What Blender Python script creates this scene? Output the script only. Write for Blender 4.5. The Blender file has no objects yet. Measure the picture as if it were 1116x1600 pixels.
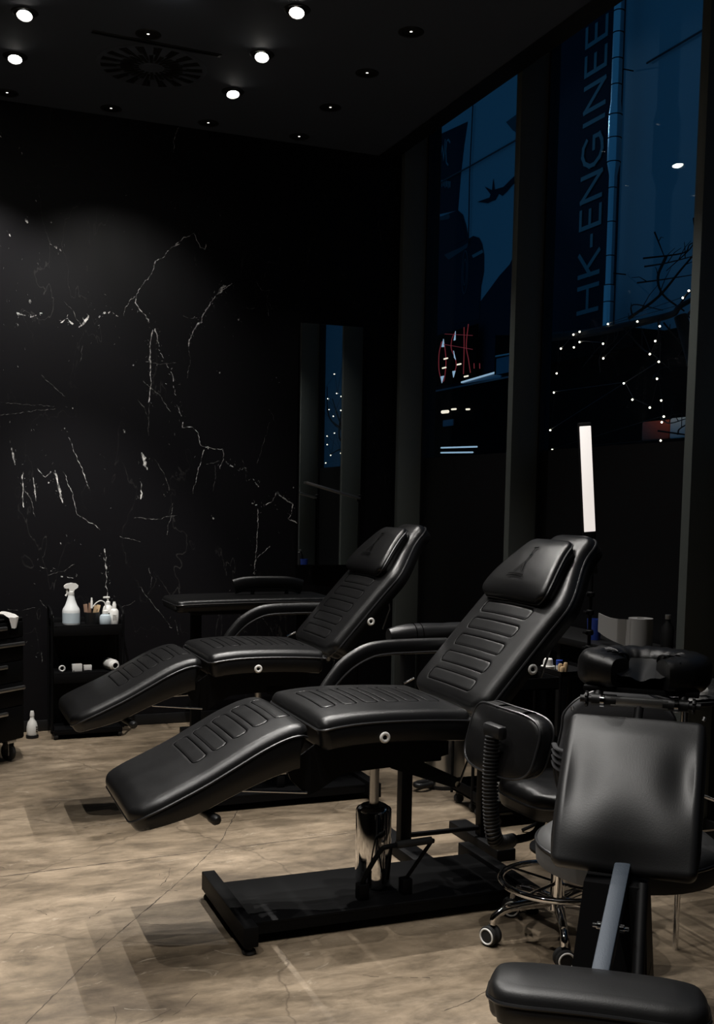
import bpy, bmesh, math, random
from mathutils import Vector, Matrix, noise
random.seed(7)
PI = math.pi
scene = bpy.context.scene
COL = scene.collection

# ---------------------------------------------------------------- camera
cam_data = bpy.data.cameras.new('camera')
cam = bpy.data.objects.new('camera', cam_data)
COL.objects.link(cam)
YAW, PITCH, ROLL = math.radians(21.98), math.radians(-4.68), math.radians(1.05)
cf = Vector((math.sin(YAW)*math.cos(PITCH), math.cos(YAW)*math.cos(PITCH), math.sin(PITCH)))
cr0 = Vector((math.cos(YAW), -math.sin(YAW), 0.0))
cu0 = cr0.cross(cf)
cr = cr0*math.cos(ROLL) + cu0*math.sin(ROLL)
cu = -cr0*math.sin(ROLL) + cu0*math.cos(ROLL)
cam.matrix_world = Matrix(((cr.x, cu.x, -cf.x, 0.0), (cr.y, cu.y, -cf.y, 0.0), (cr.z, cu.z, -cf.z, 1.5), (0, 0, 0, 1)))
cam_data.sensor_fit = 'AUTO'
cam_data.sensor_width = 36.0
cam_data.lens = 36.0*1695.0/1600.0
cam_data.shift_y = 119.8/1600.0
cam_data.clip_end = 200
scene.camera = cam

# ---------------------------------------------------------------- world, exposure
world = bpy.data.worlds.new('dusk'); scene.world = world; world.use_nodes = True
wb = world.node_tree.nodes['Background']
wb.inputs[0].default_value = (0.06, 0.36, 0.80, 1)
wb.inputs[1].default_value = 0.175
scene.view_settings.view_transform = 'Standard'
scene.view_settings.look = 'None'
scene.view_settings.exposure = 0.0
scene.view_settings.gamma = 1.0
try: scene.view_settings.use_curve_mapping = False
except Exception: pass
# every ceiling lamp: column, row, kind, watts, tilt towards (dx, dy), cone degrees
LAMP_X0, LAMP_DX, LAMP_Y0, LAMP_DY, CEIL = 0.51, 0.605, 6.91, 0.58, 3.85
LAMPS = [
 (0,0,'recess',0,(0,0),60), (1,0,'recess',0,(0,0),60), (2,0,'recess',0,(0,0),60), (3,0,'recess',0,(0,0),60),
 (-1,1,'gimbal',110,(.42,.42),60), (0,1,'gimbal',14,(-.05,-.35),56), (2,1,'gimbal',60,(0,-.35),64), (3,1,'recess',14,(0,0),72),
 (0,2,'gimbal',90,(-.1,-.4),75), (1,2,'recess',8,(0,0),60), (2,2,'gimbal',80,(-.15,-.4),64), (3,2,'recess',34,(0,0),76),
 (2,3,'gimbal',110,(-.2,-.35),66), (3,3,'recess',4,(0,0),56),
 (0,3,'gimbal',210,(.15,.55),38), (1,3,'gimbal',42,(.02,1.15),54), (0,5,'recess',70,(0,0),75), (1,5,'recess',75,(0,0),72), (2,5,'recess',75,(0,0),66), (3,5,'recess',60,(0,0),74),
 (-1,6,'recess',110,(0,0),80), (1,7,'recess',70,(0,0),74),
 (0,9,'recess',60,(0,0),85), (-1,8,'recess',110,(0,0),74),
]

# ---------------------------------------------------------------- helpers
def nmat(name):
    m = bpy.data.materials.new(name); m.use_nodes = True
    return m, m.node_tree, m.node_tree.nodes['Principled BSDF']

def mat(name, col, rough=.5, metal=0.0, spec=.5, emit=None, estr=0.0, bump=0.0, bscale=200.0, var=0.0, coat=0.0):
    m, nt, b = nmat(name)
    b.inputs['Base Color'].default_value = (*col, 1)
    b.inputs['Roughness'].default_value = rough
    b.inputs['Metallic'].default_value = metal
    b.inputs['Specular IOR Level'].default_value = spec
    if coat: b.inputs['Coat Weight'].default_value = coat
    if emit:
        b.inputs['Emission Color'].default_value = (*emit, 1)
        b.inputs['Emission Strength'].default_value = estr
    if bump or var:
        tc = nt.nodes.new('ShaderNodeTexCoord')
        no = nt.nodes.new('ShaderNodeTexNoise'); no.inputs['Scale'].default_value = bscale; no.inputs['Detail'].default_value = 4
        nt.links.new(tc.outputs['Object'], no.inputs['Vector'])
        if bump:
            bp = nt.nodes.new('ShaderNodeBump'); bp.inputs['Strength'].default_value = bump; bp.inputs['Distance'].default_value = .002
            nt.links.new(no.outputs['Fac'], bp.inputs['Height']); nt.links.new(bp.outputs['Normal'], b.inputs['Normal'])
        if var:
            n2 = nt.nodes.new('ShaderNodeTexNoise'); n2.inputs['Scale'].default_value = 9; n2.inputs['Detail'].default_value = 5
            nt.links.new(tc.outputs['Object'], n2.inputs['Vector'])
            mr = nt.nodes.new('ShaderNodeMapRange'); mr.inputs[3].default_value = rough-var; mr.inputs[4].default_value = rough+var
            nt.links.new(n2.outputs['Fac'], mr.inputs[0]); nt.links.new(mr.outputs[0], b.inputs['Roughness'])
    return m

class MB:
    """collects shapes into one mesh"""
    def __init__(s): s.v = []; s.f = []; s.m = []; s.cur = 0
    def add(s, vs, fs, xf=None):
        o = len(s.v)
        for p in vs:
            p = Vector(p)
            s.v.append(tuple(xf @ p if xf else p))
        for f in fs: s.f.append(tuple(i+o for i in f)); s.m.append(s.cur)
        return s
    def box(s, lo, hi, bev=0.0, xf=None):
        lo = Vector(lo); hi = Vector(hi)
        bm = bmesh.new(); bmesh.ops.create_cube(bm, size=1.0)
        c = (lo+hi)/2; d = hi-lo
        for v in bm.verts: v.co = Vector((v.co.x*d.x+c.x, v.co.y*d.y+c.y, v.co.z*d.z+c.z))
        if bev > 0: bmesh.ops.bevel(bm, geom=bm.edges[:], offset=min(bev, min(d)*.45), segments=2, affect='EDGES', profile=.5)
        bm.verts.index_update()
        s.add([v.co.copy() for v in bm.verts], [[v.index for v in f.verts] for f in bm.faces], xf); bm.free(); return s
    def prism(s, pts, axis, a, b, xf=None):
        """polygon pts in the plane across axis, extruded from a to b along it"""
        def P(p, t): return {'x': (t, p[0], p[1]), 'y': (p[0], t, p[1]), 'z': (p[0], p[1], t)}[axis]
        n = len(pts); vs = [P(p, a) for p in pts]+[P(p, b) for p in pts]
        fs = [tuple(range(n))[::-1], tuple(range(n, 2*n))]+[(i, (i+1) % n, n+(i+1) % n, n+i) for i in range(n)]
        return s.add(vs, fs, xf)
    def tube(s, pts, r, seg=10, closed=False, flat=1.0, up=None, cap=True, xf=None, smooth=0, sq=2.0):
        pts = [Vector(p) for p in pts]
        rr = r if isinstance(r, (list, tuple)) else None
        if smooth:
            pts = spline(pts, smooth, closed)
            if rr: rr = [rr[min(len(rr)-1, int(i*len(rr)/len(pts)))] for i in range(len(pts))]
        n = len(pts); vs = []; prev = None
        for i, p in enumerate(pts):
            a = pts[(i-1) % n] if (closed or i > 0) else p; b = pts[(i+1) % n] if (closed or i < n-1) else p
            t = (b-a).normalized()
            if up is not None: x = Vector(up).cross(t)
            elif prev is None:
                x = Vector((0, 0, 1)).cross(t)
                if x.length < .15: x = Vector((0, 1, 0)).cross(t)
            else: x = prev - t*prev.dot(t)
            if x.length < 1e-6: x = Vector((1, 0, 0)).cross(t)
            x.normalize(); prev = x; y = t.cross(x)
            ri = rr[i] if rr else r
            for k in range(seg):
                an = 2*PI*k/seg
                ca_, sa_ = math.cos(an), math.sin(an)
                if sq != 2.0: ca_, sa_ = math.copysign(abs(ca_)**(2/sq), ca_), math.copysign(abs(sa_)**(2/sq), sa_)
                vs.append(p + x*ca_*ri + y*sa_*ri*flat)
        fs = []
        for i in range(n if closed else n-1):
            j = (i+1) % n
            for k in range(seg): l = (k+1) % seg; fs.append((i*seg+k, i*seg+l, j*seg+l, j*seg+k))
        if not closed and cap: fs.append(tuple(range(seg))[::-1]); fs.append(tuple((n-1)*seg+k for k in range(seg)))
        return s.add(vs, fs, xf)
    def lathe(s, prof, seg=28, xf=None, cap=True):
        """prof: list of (r, z) about the local z axis"""
        vs = []; fs = []
        for r, z in prof:
            for k in range(seg): a = 2*PI*k/seg; vs.append((r*math.cos(a), r*math.sin(a), z))
        for i in range(len(prof)-1):
            for k in range(seg): l = (k+1) % seg; fs.append((i*seg+k, i*seg+l, (i+1)*seg+l, (i+1)*seg+k))
        if cap:
            if prof[0][0] > 1e-5: fs.append(tuple(range(seg))[::-1])
            if prof[-1][0] > 1e-5: fs.append(tuple((len(prof)-1)*seg+k for k in range(seg)))
        return s.add(vs, fs, xf)
    def torus(s, R, r, seg=32, ps=10, xf=None):
        return s.tube([(R*math.cos(2*PI*i/seg), R*math.sin(2*PI*i/seg), 0) for i in range(seg)], r, ps, closed=True, xf=xf)
    def build(s, name, m, parent=None, sharp=38, loc=None):
        me = bpy.data.meshes.new(name); me.from_pydata(s.v, [], s.f)
        for x in (m if isinstance(m, (list, tuple)) else [m]): me.materials.append(x)
        me.polygons.foreach_set('material_index', s.m)
        bm = bmesh.new(); bm.from_mesh(me)
        bmesh.ops.recalc_face_normals(bm, faces=bm.faces[:]); bm.to_mesh(me); bm.free()
        me.polygons.foreach_set('use_smooth', [True]*len(me.polygons))
        me.set_sharp_from_angle(angle=math.radians(sharp)); me.update()
        o = bpy.data.objects.new(name, me); COL.objects.link(o)
        if parent: o.parent = parent
        if loc: o.location = loc
        return o

def spline(pts, n, closed=False):
    pts = [Vector(p) for p in pts]; out = []; m = len(pts)
    for i in range(m if closed else m-1):
        p1, p2 = pts[i], pts[(i+1) % m]
        p0 = pts[(i-1) % m] if (closed or i > 0) else p1*2-p2
        p3 = pts[(i+2) % m] if (closed or i < m-2) else p2*2-p1
        for k in range(n):
            t = k/n
            out.append(.5*((2*p1)+(p2-p0)*t+(2*p0-5*p1+4*p2-p3)*t*t+(3*p1-p0-3*p2+p3)*t**3))
    if not closed: out.append(pts[-1].copy())
    return out

def even(pts, d):
    out = [pts[0]]; acc = 0.0
    for a, b in zip(pts, pts[1:]):
        l = (b-a).length
        while acc+l >= d:
            t = (d-acc)/l; a = a.lerp(b, t); l = (b-a).length; acc = 0.0; out.append(a)
        acc += l
    return out

def tag(o, label=None, cat=None, group=None, kind=None):
    if label: o['label'] = label
    if cat: o['category'] = cat
    if group: o['group'] = group
    if kind: o['kind'] = kind
    return o
def thing(name, loc, label, cat, rz=0.0, group=None):
    o = bpy.data.objects.new(name, None); COL.objects.link(o)
    o.location = loc; o.rotation_euler = (0, 0, rz); o.empty_display_size = .1
    return tag(o, label, cat, group)
def copy_tree(o, parent=None):
    c = o.copy(); COL.objects.link(c)
    if parent: c.parent = parent
    for ch in [x for x in bpy.data.objects if x.parent == o]: copy_tree(ch, c)
    return c
def rot(axis, deg): return Matrix.Rotation(math.radians(deg), 4, axis)
def tr(*p): return Matrix.Translation(p)
def along(p, q):
    """matrix that takes local z onto the segment p to q, origin at p"""
    d = Vector(q)-Vector(p)
    return Matrix.Translation(p) @ d.to_track_quat('Z', 'Y').to_matrix().to_4x4()
def lerp_tab(tab):
    def f(s):
        if s <= tab[0][0]: return tab[0][1]
        for (a, u), (b, w) in zip(tab, tab[1:]):
            if s <= b:
                t = (s-a)/(b-a); t = t*t*(3-2*t); return u+(w-u)*t
        return tab[-1][1]
    return f

def pad(path, hw, th, re=.035, rc=.05, crown=.01, bulge=.008, loz=None, nu=101, ds=.0045, pipe=.0045, xf=None, dent=None, dome=0.0):
    """a stuffed leather pad: path = (x, z) of its top along its length, hw half width, th thickness.
    loz = (list of s, half length across, half width along): stitched channels. Returns (pad MB, piping MB)"""
    hw = hw if callable(hw) else (lambda s, h=hw: h)
    th = th if callable(th) else (lambda s, h=th: h)
    P = spline([Vector((p[0], 0, p[1])) for p in path], 24)
    L = [0.0]
    for a, b in zip(P, P[1:]): L.append(L[-1]+(b-a).length)
    T = L[-1]
    S = []
    s = 0.0
    while s < T:
        e = min(s, T-s); S.append(s); s += max(.0012, min(ds, .0015+e*.22))
    S.append(T)
    mb = MB(); pm = MB(); ring = []; pl = []; pr = []
    j = 0; vs = []; fs = []
    for s in S:
        while j < len(L)-2 and L[j+1] < s: j += 1
        t = (s-L[j])/max(1e-9, L[j+1]-L[j]); p = P[j].lerp(P[j+1], t)
        a = P[max(0, j-3)]; b = P[min(len(P)-1, j+4)]
        tg = (b-a).normalized(); nr = Vector((-tg.z, 0, tg.x))
        e = min(s, T-s); h = hw(s); H = th(s)
        if e < rc: h -= rc-math.sqrt(max(0, rc*rc-(rc-e)**2))
        r1 = min(re, H*.48)
        drop = r1-math.sqrt(max(0, r1*r1-(r1-e)**2)) if e < r1 else 0.0
        fade = min(1, e/.08); fade = fade*fade*(3-2*fade)
        sec = []
        hh = h-r1
        for k in range(nu):
            u = -1+2*k/(nu-1); y = u*hh
            off = -drop + crown*(1-u*u)*fade + dome*(1-u*u)*fade
            if loz:
                g = 1e9
                for sc in loz[0]:
                    dx = abs(s-sc); dy = abs(y)
                    A, B = loz[1](sc) if callable(loz[1]) else loz[1], loz[2]
                    rr_ = B*.75
                    qx = dx-B+rr_; qy = dy-A+rr_
                    sd = math.hypot(max(qx, 0), max(qy, 0))+min(max(qx, qy), 0)-rr_
                    g = min(g, abs(sd))
                if g < .010: off -= .0030*math.exp(-(g/.0028)**2)
            if dent: off += dent(s/T, u)*(1-abs(u)**6)
            sec.append((y, off))
        arc = [(hh+r1*math.sin(q), -drop-r1+(r1)*math.cos(q)) for q in (PI*.12, PI*.25, PI*.38, PI*.5)]
        if drop > 0: arc = [(a_, -drop-(r1-drop)*(1-math.cos(q))) for (a_, b_), q in zip(arc, (PI*.12, PI*.25, PI*.38, PI*.5))]
        b1 = min(.02, H*.3); bd = b1-math.sqrt(max(0, b1*b1-(b1-e)**2)) if e < b1 else 0.0
        side = [(h+bulge*.7*fade, -r1-(H-r1-b1)*.33), (h+bulge*.7*fade, -r1-(H-r1-b1)*.66), (h, -H+b1), (h-b1*.3, -H+b1*.3+bd*.7), (h-b1, -H+bd)]
        right = arc+side
        full = sec + right + [(-a_, b_) for a_, b_ in reversed(right)]
        ring.append(len(full))
        base = len(vs)
        for y, off in full: vs.append(p+nr*off+Vector((0, y, 0)))
        pl.append(p+nr*(-r1)+Vector((0, -(h+.001), 0))); pr.append(p+nr*(-r1)+Vector((0, h+.001, 0)))
    n = ring[0]
    for i in range(len(S)-1):
        for k in range(n):
            l = (k+1) % n; fs.append((i*n+k, i*n+l, (i+1)*n+l, (i+1)*n+k))
    fs.append(tuple(range(n))[::-1]); fs.append(tuple((len(S)-1)*n+k for k in range(n)))
    mb.add(vs, fs, xf)
    pm.seam = MB()
    if loz:
        def at(s, y):
            j = 0
            while j < len(L)-2 and L[j+1] < s: j += 1
            p = P[j].lerp(P[j+1], (s-L[j])/max(1e-9, L[j+1]-L[j])); tg = (P[min(len(P)-1, j+4)]-P[max(0, j-3)]).normalized()
            e = min(s, T-s); fd = min(1, e/.08); fd = fd*fd*(3-2*fd); u = y/(hw(s)-re)
            return p+Vector((-tg.z, 0, tg.x))*(crown*(1-u*u)*fd-.0019)+Vector((0, y, 0))
        for sc in loz[0]:
            A = loz[1](sc) if callable(loz[1]) else loz[1]; B = loz[2]; rr_ = B*.75; o_ = []
            for cx_, cy_, a0 in ((B-rr_, A-rr_, 0), (-B+rr_, A-rr_, 90), (-B+rr_, -A+rr_, 180), (B-rr_, -A+rr_, 270)):
                for k in range(7): a = math.radians(a0+15*k); o_.append((cx_+rr_*math.cos(a), cy_+rr_*math.sin(a)))
            o2 = []
            for (x0, y0), (x1, y1) in zip(o_, o_[1:]+o_[:1]):
                n_ = max(1, int(math.hypot(x1-x0, y1-y0)/.012))
                for k in range(n_): o2.append((x0+(x1-x0)*k/n_, y0+(y1-y0)*k/n_))
            pm.seam.tube([at(sc+x, y) for x, y in o2], .0017, 6, closed=True, xf=xf)
    if pipe:
        loop = pl + pr[::-1]
        thin = [loop[0]]
        for q in loop[1:]:
            if (q-thin[-1]).length > .006: thin.append(q)
        pm.tube(thin, pipe, 6, closed=True, xf=xf)
    return mb, pm

def text_mesh(txt, size, depth=.0):
    cu_ = bpy.data.curves.new('lettering', 'FONT'); cu_.body = txt; cu_.size = size; cu_.extrude = depth; cu_.align_x = 'LEFT'
    o = bpy.data.objects.new('lettering', cu_); COL.objects.link(o)
    dg = bpy.context.evaluated_depsgraph_get()
    me = bpy.data.meshes.new_from_object(o.evaluated_get(dg))
    vs = [v.co.copy() for v in me.vertices]; fs = [tuple(p.vertices) for p in me.polygons]
    bpy.data.objects.remove(o); bpy.data.curves.remove(cu_); bpy.data.meshes.remove(me)
    return vs, fs

# ---------------------------------------------------------------- materials
M = {}
M['leather'] = mat('black_leather', (.0048, .0047, .0049), .33, spec=.37, bump=.25, bscale=420, var=.06)
M['piping'] = mat('leather_piping', (.013, .013, .014), .33, spec=.5)
M['grey_leather'] = mat('smooth_black_vinyl', (.0105, .0105, .011), .43, spec=.5, bump=.12, bscale=300, var=.05)
M['stitch'] = mat('matt_black', (.001, .001, .001), 1.0, spec=0.0)
M['stool_vinyl'] = mat('grey_stool_vinyl', (.06, .06, .06), .45, spec=.5)
M['black_metal'] = mat('black_powder_coat', (.0026, .0026, .003), .58, spec=.12, bump=.05, bscale=600)
M['black_plastic'] = mat('black_plastic', (.007, .007, .0075), .45, spec=.4)
M['rubber'] = mat('black_rubber', (.01, .01, .01), .7)
M['chrome'] = mat('chrome', (.85, .85, .86), .06, 1.0)
M['steel'] = mat('brushed_steel', (.5, .5, .5), .3, 1.0)
M['dull_steel'] = mat('worn_grey_metal', (.038, .052, .072), .5, .25, bump=.2, bscale=350)
M['white'] = mat('white_plastic', (.75, .74, .71), .4)
M['ring_white'] = mat('white_ring_plastic', (.72, .71, .68), .4)
M['paper'] = mat('white_paper', (.7, .68, .65), .85)
M['clear_blue'] = mat('milky_blue_plastic', (.5, .58, .63), .3)
M['clear_milk'] = mat('milky_plastic', (.78, .80, .80), .35)
M['fabric'] = mat('dark_grey_fabric', (.016, .016, .018), .8, bump=.4, bscale=500)
M['foil'] = mat('crumpled_foil', (.75, .75, .76), .22, 1.0, bump=1.0, bscale=45)
M['dimmed_paper'] = mat('dimmed_white_paper', (.24, .235, .23), .9)  # white towel paper, colour darkened to look dimly lit
M['wood'] = mat('pale_wood', (.5, .35, .2), .6)
M['brown'] = mat('brown_paper', (.25, .15, .10), .7)
M['blue_plastic'] = mat('blue_plastic', (.02, .05, .28), .35)
M['handle_grey'] = mat('satin_aluminium', (.55, .55, .55), .35, 1.0)
M['frame_black'] = mat('black_window_frame', (.004, .004, .0045), .45)
M['fin'] = mat('grey_green_painted_metal', (.115, .13, .125), .5, spec=.3)
M['ceiling'] = mat('dark_ceiling_paint', (.070, .084, .112), .8, spec=.2)
M['dark_wall'] = mat('black_paint', (.012, .012, .012), .7)
M['film'] = mat('black_window_film', (.009, .009, .010), .3, spec=.25)
def vein_mat(name, c):
    m, nt, b = nmat(name)
    tc = nt.nodes.new('ShaderNodeTexCoord'); no = nt.nodes.new('ShaderNodeTexNoise'); no.inputs['Scale'].default_value = 38; no.inputs['Detail'].default_value = 6; no.inputs['Roughness'].default_value = .7
    rp = nt.nodes.new('ShaderNodeValToRGB'); q = rp.color_ramp.elements
    q[0].position = .42; q[0].color = (c*.06, c*.06, c*.06, 1); q[1].position = .60; q[1].color = (c, c*.975, c*.94, 1)
    nt.links.new(tc.outputs['Object'], no.inputs['Vector']); nt.links.new(no.outputs['Fac'], rp.inputs[0]); nt.links.new(rp.outputs[0], b.inputs['Base Color'])
    b.inputs['Roughness'].default_value = .45; b.inputs['Specular IOR Level'].default_value = .2
    return m
M['vein'] = vein_mat('white_marble_vein', .8)
M['vein_dim'] = vein_mat('grey_marble_vein', .26)
M['lamp'] = mat('lit_lamp', (1, 1, 1), .5, emit=(1.0, .95, .86), estr=60.0)
M['lamp_soft'] = mat('lit_lamp_deep_in_can', (1, 1, 1), .5, emit=(1.0, .95, .86), estr=2.6)
M['can'] = mat('black_lamp_baffle', (.004, .004, .004), .6)
M['led'] = mat('lit_led_diffuser', (.9, .9, .9), .5, emit=(1.0, .92, .86), estr=.78)
M['bulb'] = mat('lit_fairy_bulb', (1, 1, 1), .5, emit=(1.0, .84, .62), estr=8.0)
M['neon'] = mat('lit_red_neon', (.4, .02, .02), .5, emit=(1.0, .13, .16), estr=.13)
M['glow_white'] = mat('glowing_bluish_white', (.5, .5, .5), .5, emit=(.55, .78, 1.0), estr=.55)
M['bark'] = mat('dark_bark', (.01, .008, .006), .9)

def glass_mat():
    m, nt, b = nmat('window_glass'); nt.nodes.remove(b)
    out = nt.nodes['Material Output']
    t = nt.nodes.new('ShaderNodeBsdfTransparent'); t.inputs[0].default_value = (.92, .96, .98, 1)
    g = nt.nodes.new('ShaderNodeBsdfGlossy'); g.inputs['Roughness'].default_value = .0
    lw = nt.nodes.new('ShaderNodeLayerWeight'); lw.inputs[0].default_value = .5
    pw = nt.nodes.new('ShaderNodeMath'); pw.operation = 'POWER'; pw.inputs[1].default_value = 5
    fr = nt.nodes.new('ShaderNodeMath'); fr.operation = 'MULTIPLY_ADD'; fr.inputs[1].default_value = .85; fr.inputs[2].default_value = .03
    nt.links.new(lw.outputs['Facing'], pw.inputs[0]); nt.links.new(pw.outputs[0], fr.inputs[0])
    mx = nt.nodes.new('ShaderNodeMixShader')
    nt.links.new(fr.outputs[0], mx.inputs[0]); nt.links.new(t.outputs[0], mx.inputs[1]); nt.links.new(g.outputs[0], mx.inputs[2])
    nt.links.new(mx.outputs[0], out.inputs[0]); return m
M['glass'] = glass_mat()
M['mirror'] = mat('mirror_silver', (.75, .78, .78), .0, 1.0)

def marble_mat():
    m, nt, b = nmat('black_marble')
    tc = nt.nodes.new('ShaderNodeTexCoord')
    def N(t): return nt.nodes.new(t)
    # fine specks
    n1 = N('ShaderNodeTexNoise'); n1.inputs['Scale'].default_value = 28; n1.inputs['Detail'].default_value = 6; n1.inputs['Roughness'].default_value = .75
    r1 = N('ShaderNodeMapRange'); r1.inputs[1].default_value = .70; r1.inputs[2].default_value = .80
    # only in patches
    n2 = N('ShaderNodeTexNoise'); n2.inputs['Scale'].default_value = 2.2; n2.inputs['Detail'].default_value = 3
    r2 = N('ShaderNodeMapRange'); r2.inputs[1].default_value = .45; r2.inputs[2].default_value = .75
    mu = N('ShaderNodeMath'); mu.operation = 'MULTIPLY'
    # hairline scratches: thin iso-lines of a stretched noise
    mp = N('ShaderNodeMapping'); mp.inputs['Rotation'].default_value = (0, .5, 0); mp.inputs['Scale'].default_value = (2.2, 1, .8)
    n3 = N('ShaderNodeTexNoise'); n3.inputs['Scale'].default_value = 1.7; n3.inputs['Detail'].default_value = 5; n3.inputs['Distortion'].default_value = .5
    s3 = N('ShaderNodeMath'); s3.operation = 'SUBTRACT'; s3.inputs[1].default_value = .5
    a3 = N('ShaderNodeMath'); a3.operation = 'ABSOLUTE'
    r3 = N('ShaderNodeMapRange'); r3.inputs[1].default_value = .0; r3.inputs[2].default_value = .0035; r3.inputs[3].default_value = 1; r3.inputs[4].default_value = 0
    m3 = N('ShaderNodeMath'); m3.operation = 'MULTIPLY'
    ad = N('ShaderNodeMath'); ad.operation = 'MULTIPLY_ADD'; ad.inputs[1].default_value = .10
    cm = N('ShaderNodeMix'); cm.data_type = 'RGBA'
    cm.inputs[6].default_value = (.0042, .0039, .0050, 1); cm.inputs[7].default_value = (.5, .48, .45, 1)
    L = nt.links.new
    for n in (n1, n2): L(tc.outputs['Object'], n.inputs['Vector'])
    L(tc.outputs['Object'], mp.inputs[0]); L(mp.outputs[0], n3.inputs['Vector'])
    L(n1.outputs['Fac'], r1.inputs[0]); L(n2.outputs['Fac'], r2.inputs[0]); L(r1.outputs[0], mu.inputs[0]); L(r2.outputs[0], mu.inputs[1])
    L(n3.outputs['Fac'], s3.inputs[0]); L(s3.outputs[0], a3.inputs[0]); L(a3.outputs[0], r3.inputs[0]); L(r3.outputs[0], m3.inputs[0]); L(r2.outputs[0], m3.inputs[1])
    L(m3.outputs[0], ad.inputs[0]); L(mu.outputs[0], ad.inputs[2]); L(ad.outputs[0], cm.inputs[0])
    L(cm.outputs[2], b.inputs['Base Color'])
    b.inputs['Roughness'].default_value = .48; b.inputs['Specular IOR Level'].default_value = .17
    return m
M['marble'] = marble_mat()

def floor_mat():
    m, nt, b = nmat('worn_brown_concrete')
    tc = nt.nodes.new('ShaderNodeTexCoord')
    def N(t): return nt.nodes.new(t)
    L = nt.links.new
    mp = N('ShaderNodeMapping'); mp.inputs['Scale'].default_value = (.6, 1.25, 1); mp.inputs['Rotation'].default_value = (0, 0, -.12)
    L(tc.outputs['Object'], mp.inputs[0])
    n1 = N('ShaderNodeTexNoise'); n1.inputs['Scale'].default_value = 1.9; n1.inputs['Detail'].default_value = 9; n1.inputs['Roughness'].default_value = .62; n1.inputs['Distortion'].default_value = .8
    n2 = N('ShaderNodeTexNoise'); n2.inputs['Scale'].default_value = 9; n2.inputs['Detail'].default_value = 8; n2.inputs['Roughness'].default_value = .72; n2.inputs['Distortion'].default_value = .35
    L(mp.outputs[0], n1.inputs['Vector']); L(mp.outputs[0], n2.inputs['Vector'])
    c1 = N('ShaderNodeValToRGB'); e = c1.color_ramp.elements
    e[0].position = .28; e[0].color = (.075, .056, .038, 1); e[1].position = .75; e[1].color = (.40, .325, .235, 1)
    x = e.new(.45); x.color = (.175, .135, .092, 1); x = e.new(.58); x.color = (.26, .205, .145, 1)
    L(n1.outputs['Fac'], c1.inputs[0])
    c2 = N('ShaderNodeValToRGB'); e = c2.color_ramp.elements
    e[0].position = .36; e[0].color = (.42, .40, .37, 1); e[1].position = .60; e[1].color = (1.15, 1.13, 1.1, 1)
    L(n2.outputs['Fac'], c2.inputs[0])
    mx = N('ShaderNodeMix'); mx.data_type = 'RGBA'; mx.blend_type = 'MULTIPLY'; mx.inputs[0].default_value = .75
    L(c1.outputs[0], mx.inputs[6]); L(c2.outputs[0], mx.inputs[7])
    # pale scuffs, strongest in patches
    n4 = N('ShaderNodeTexNoise'); n4.inputs['Scale'].default_value = 5; n4.inputs['Detail'].default_value = 9; n4.inputs['Roughness'].default_value = .75; n4.inputs['Distortion'].default_value = 2
    L(mp.outputs[0], n4.inputs['Vector'])
    r4 = N('ShaderNodeMapRange'); r4.inputs[1].default_value = .60; r4.inputs[2].default_value = .72; r4.inputs[4].default_value = .75
    L(n4.outputs['Fac'], r4.inputs[0])
    m4 = N('ShaderNodeMix'); m4.data_type = 'RGBA'; m4.inputs[7].default_value = (.47, .40, .31, 1)
    L(r4.outputs[0], m4.inputs[0]); L(mx.outputs[2], m4.inputs[6])
    # dark hairline cracks
    v = N('ShaderNodeTexVoronoi'); v.feature = 'DISTANCE_TO_EDGE'; v.inputs['Scale'].default_value = .75
    dn = N('ShaderNodeTexNoise'); dn.inputs['Scale'].default_value = 2.5; dn.inputs['Detail'].default_value = 6
    L(tc.outputs['Object'], dn.inputs['Vector'])
    va = N('ShaderNodeVectorMath'); va.operation = 'MULTIPLY_ADD'; va.inputs[1].default_value = (.25, .25, .25)
    L(dn.outputs['Color'], va.inputs[0]); L(tc.outputs['Object'], va.inputs[2]); L(va.outputs[0], v.inputs['Vector'])
    r5 = N('ShaderNodeMapRange'); r5.inputs[1].default_value = .0; r5.inputs[2].default_value = .004; r5.inputs[3].default_value = .55; r5.inputs[4].default_value = 0
    L(v.outputs['Distance'], r5.inputs[0])
    m5 = N('ShaderNodeMix'); m5.data_type = 'RGBA'; m5.inputs[7].default_value = (.05, .035, .022, 1)
    L(r5.outputs[0], m5.inputs[0]); L(m4.outputs[2], m5.inputs[6])
    L(m5.outputs[2], b.inputs['Base Color'])
    r6 = N('ShaderNodeMapRange'); r6.inputs[3].default_value = .42; r6.inputs[4].default_value = .68
    L(n2.outputs['Fac'], r6.inputs[0]); L(r6.outputs[0], b.inputs['Roughness'])
    bp = N('ShaderNodeBump'); bp.inputs['Strength'].default_value = .12; bp.inputs['Distance'].default_value = .003
    L(n2.outputs['Fac'], bp.inputs['Height']); L(bp.outputs[0], b.inputs['Normal'])
    b.inputs['Specular IOR Level'].default_value = .35
    return m
M['floor'] = floor_mat()

# ================================================================= the setting
YW, XC, XG = 7.05, 2.95, 3.30          # marble wall, ceiling edge, window glass
XL, YB, ZT = -3.2, -3.6, 4.30
FIN_Y0, FIN_DY, FIN_T = 6.95, 1.555, .055
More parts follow.
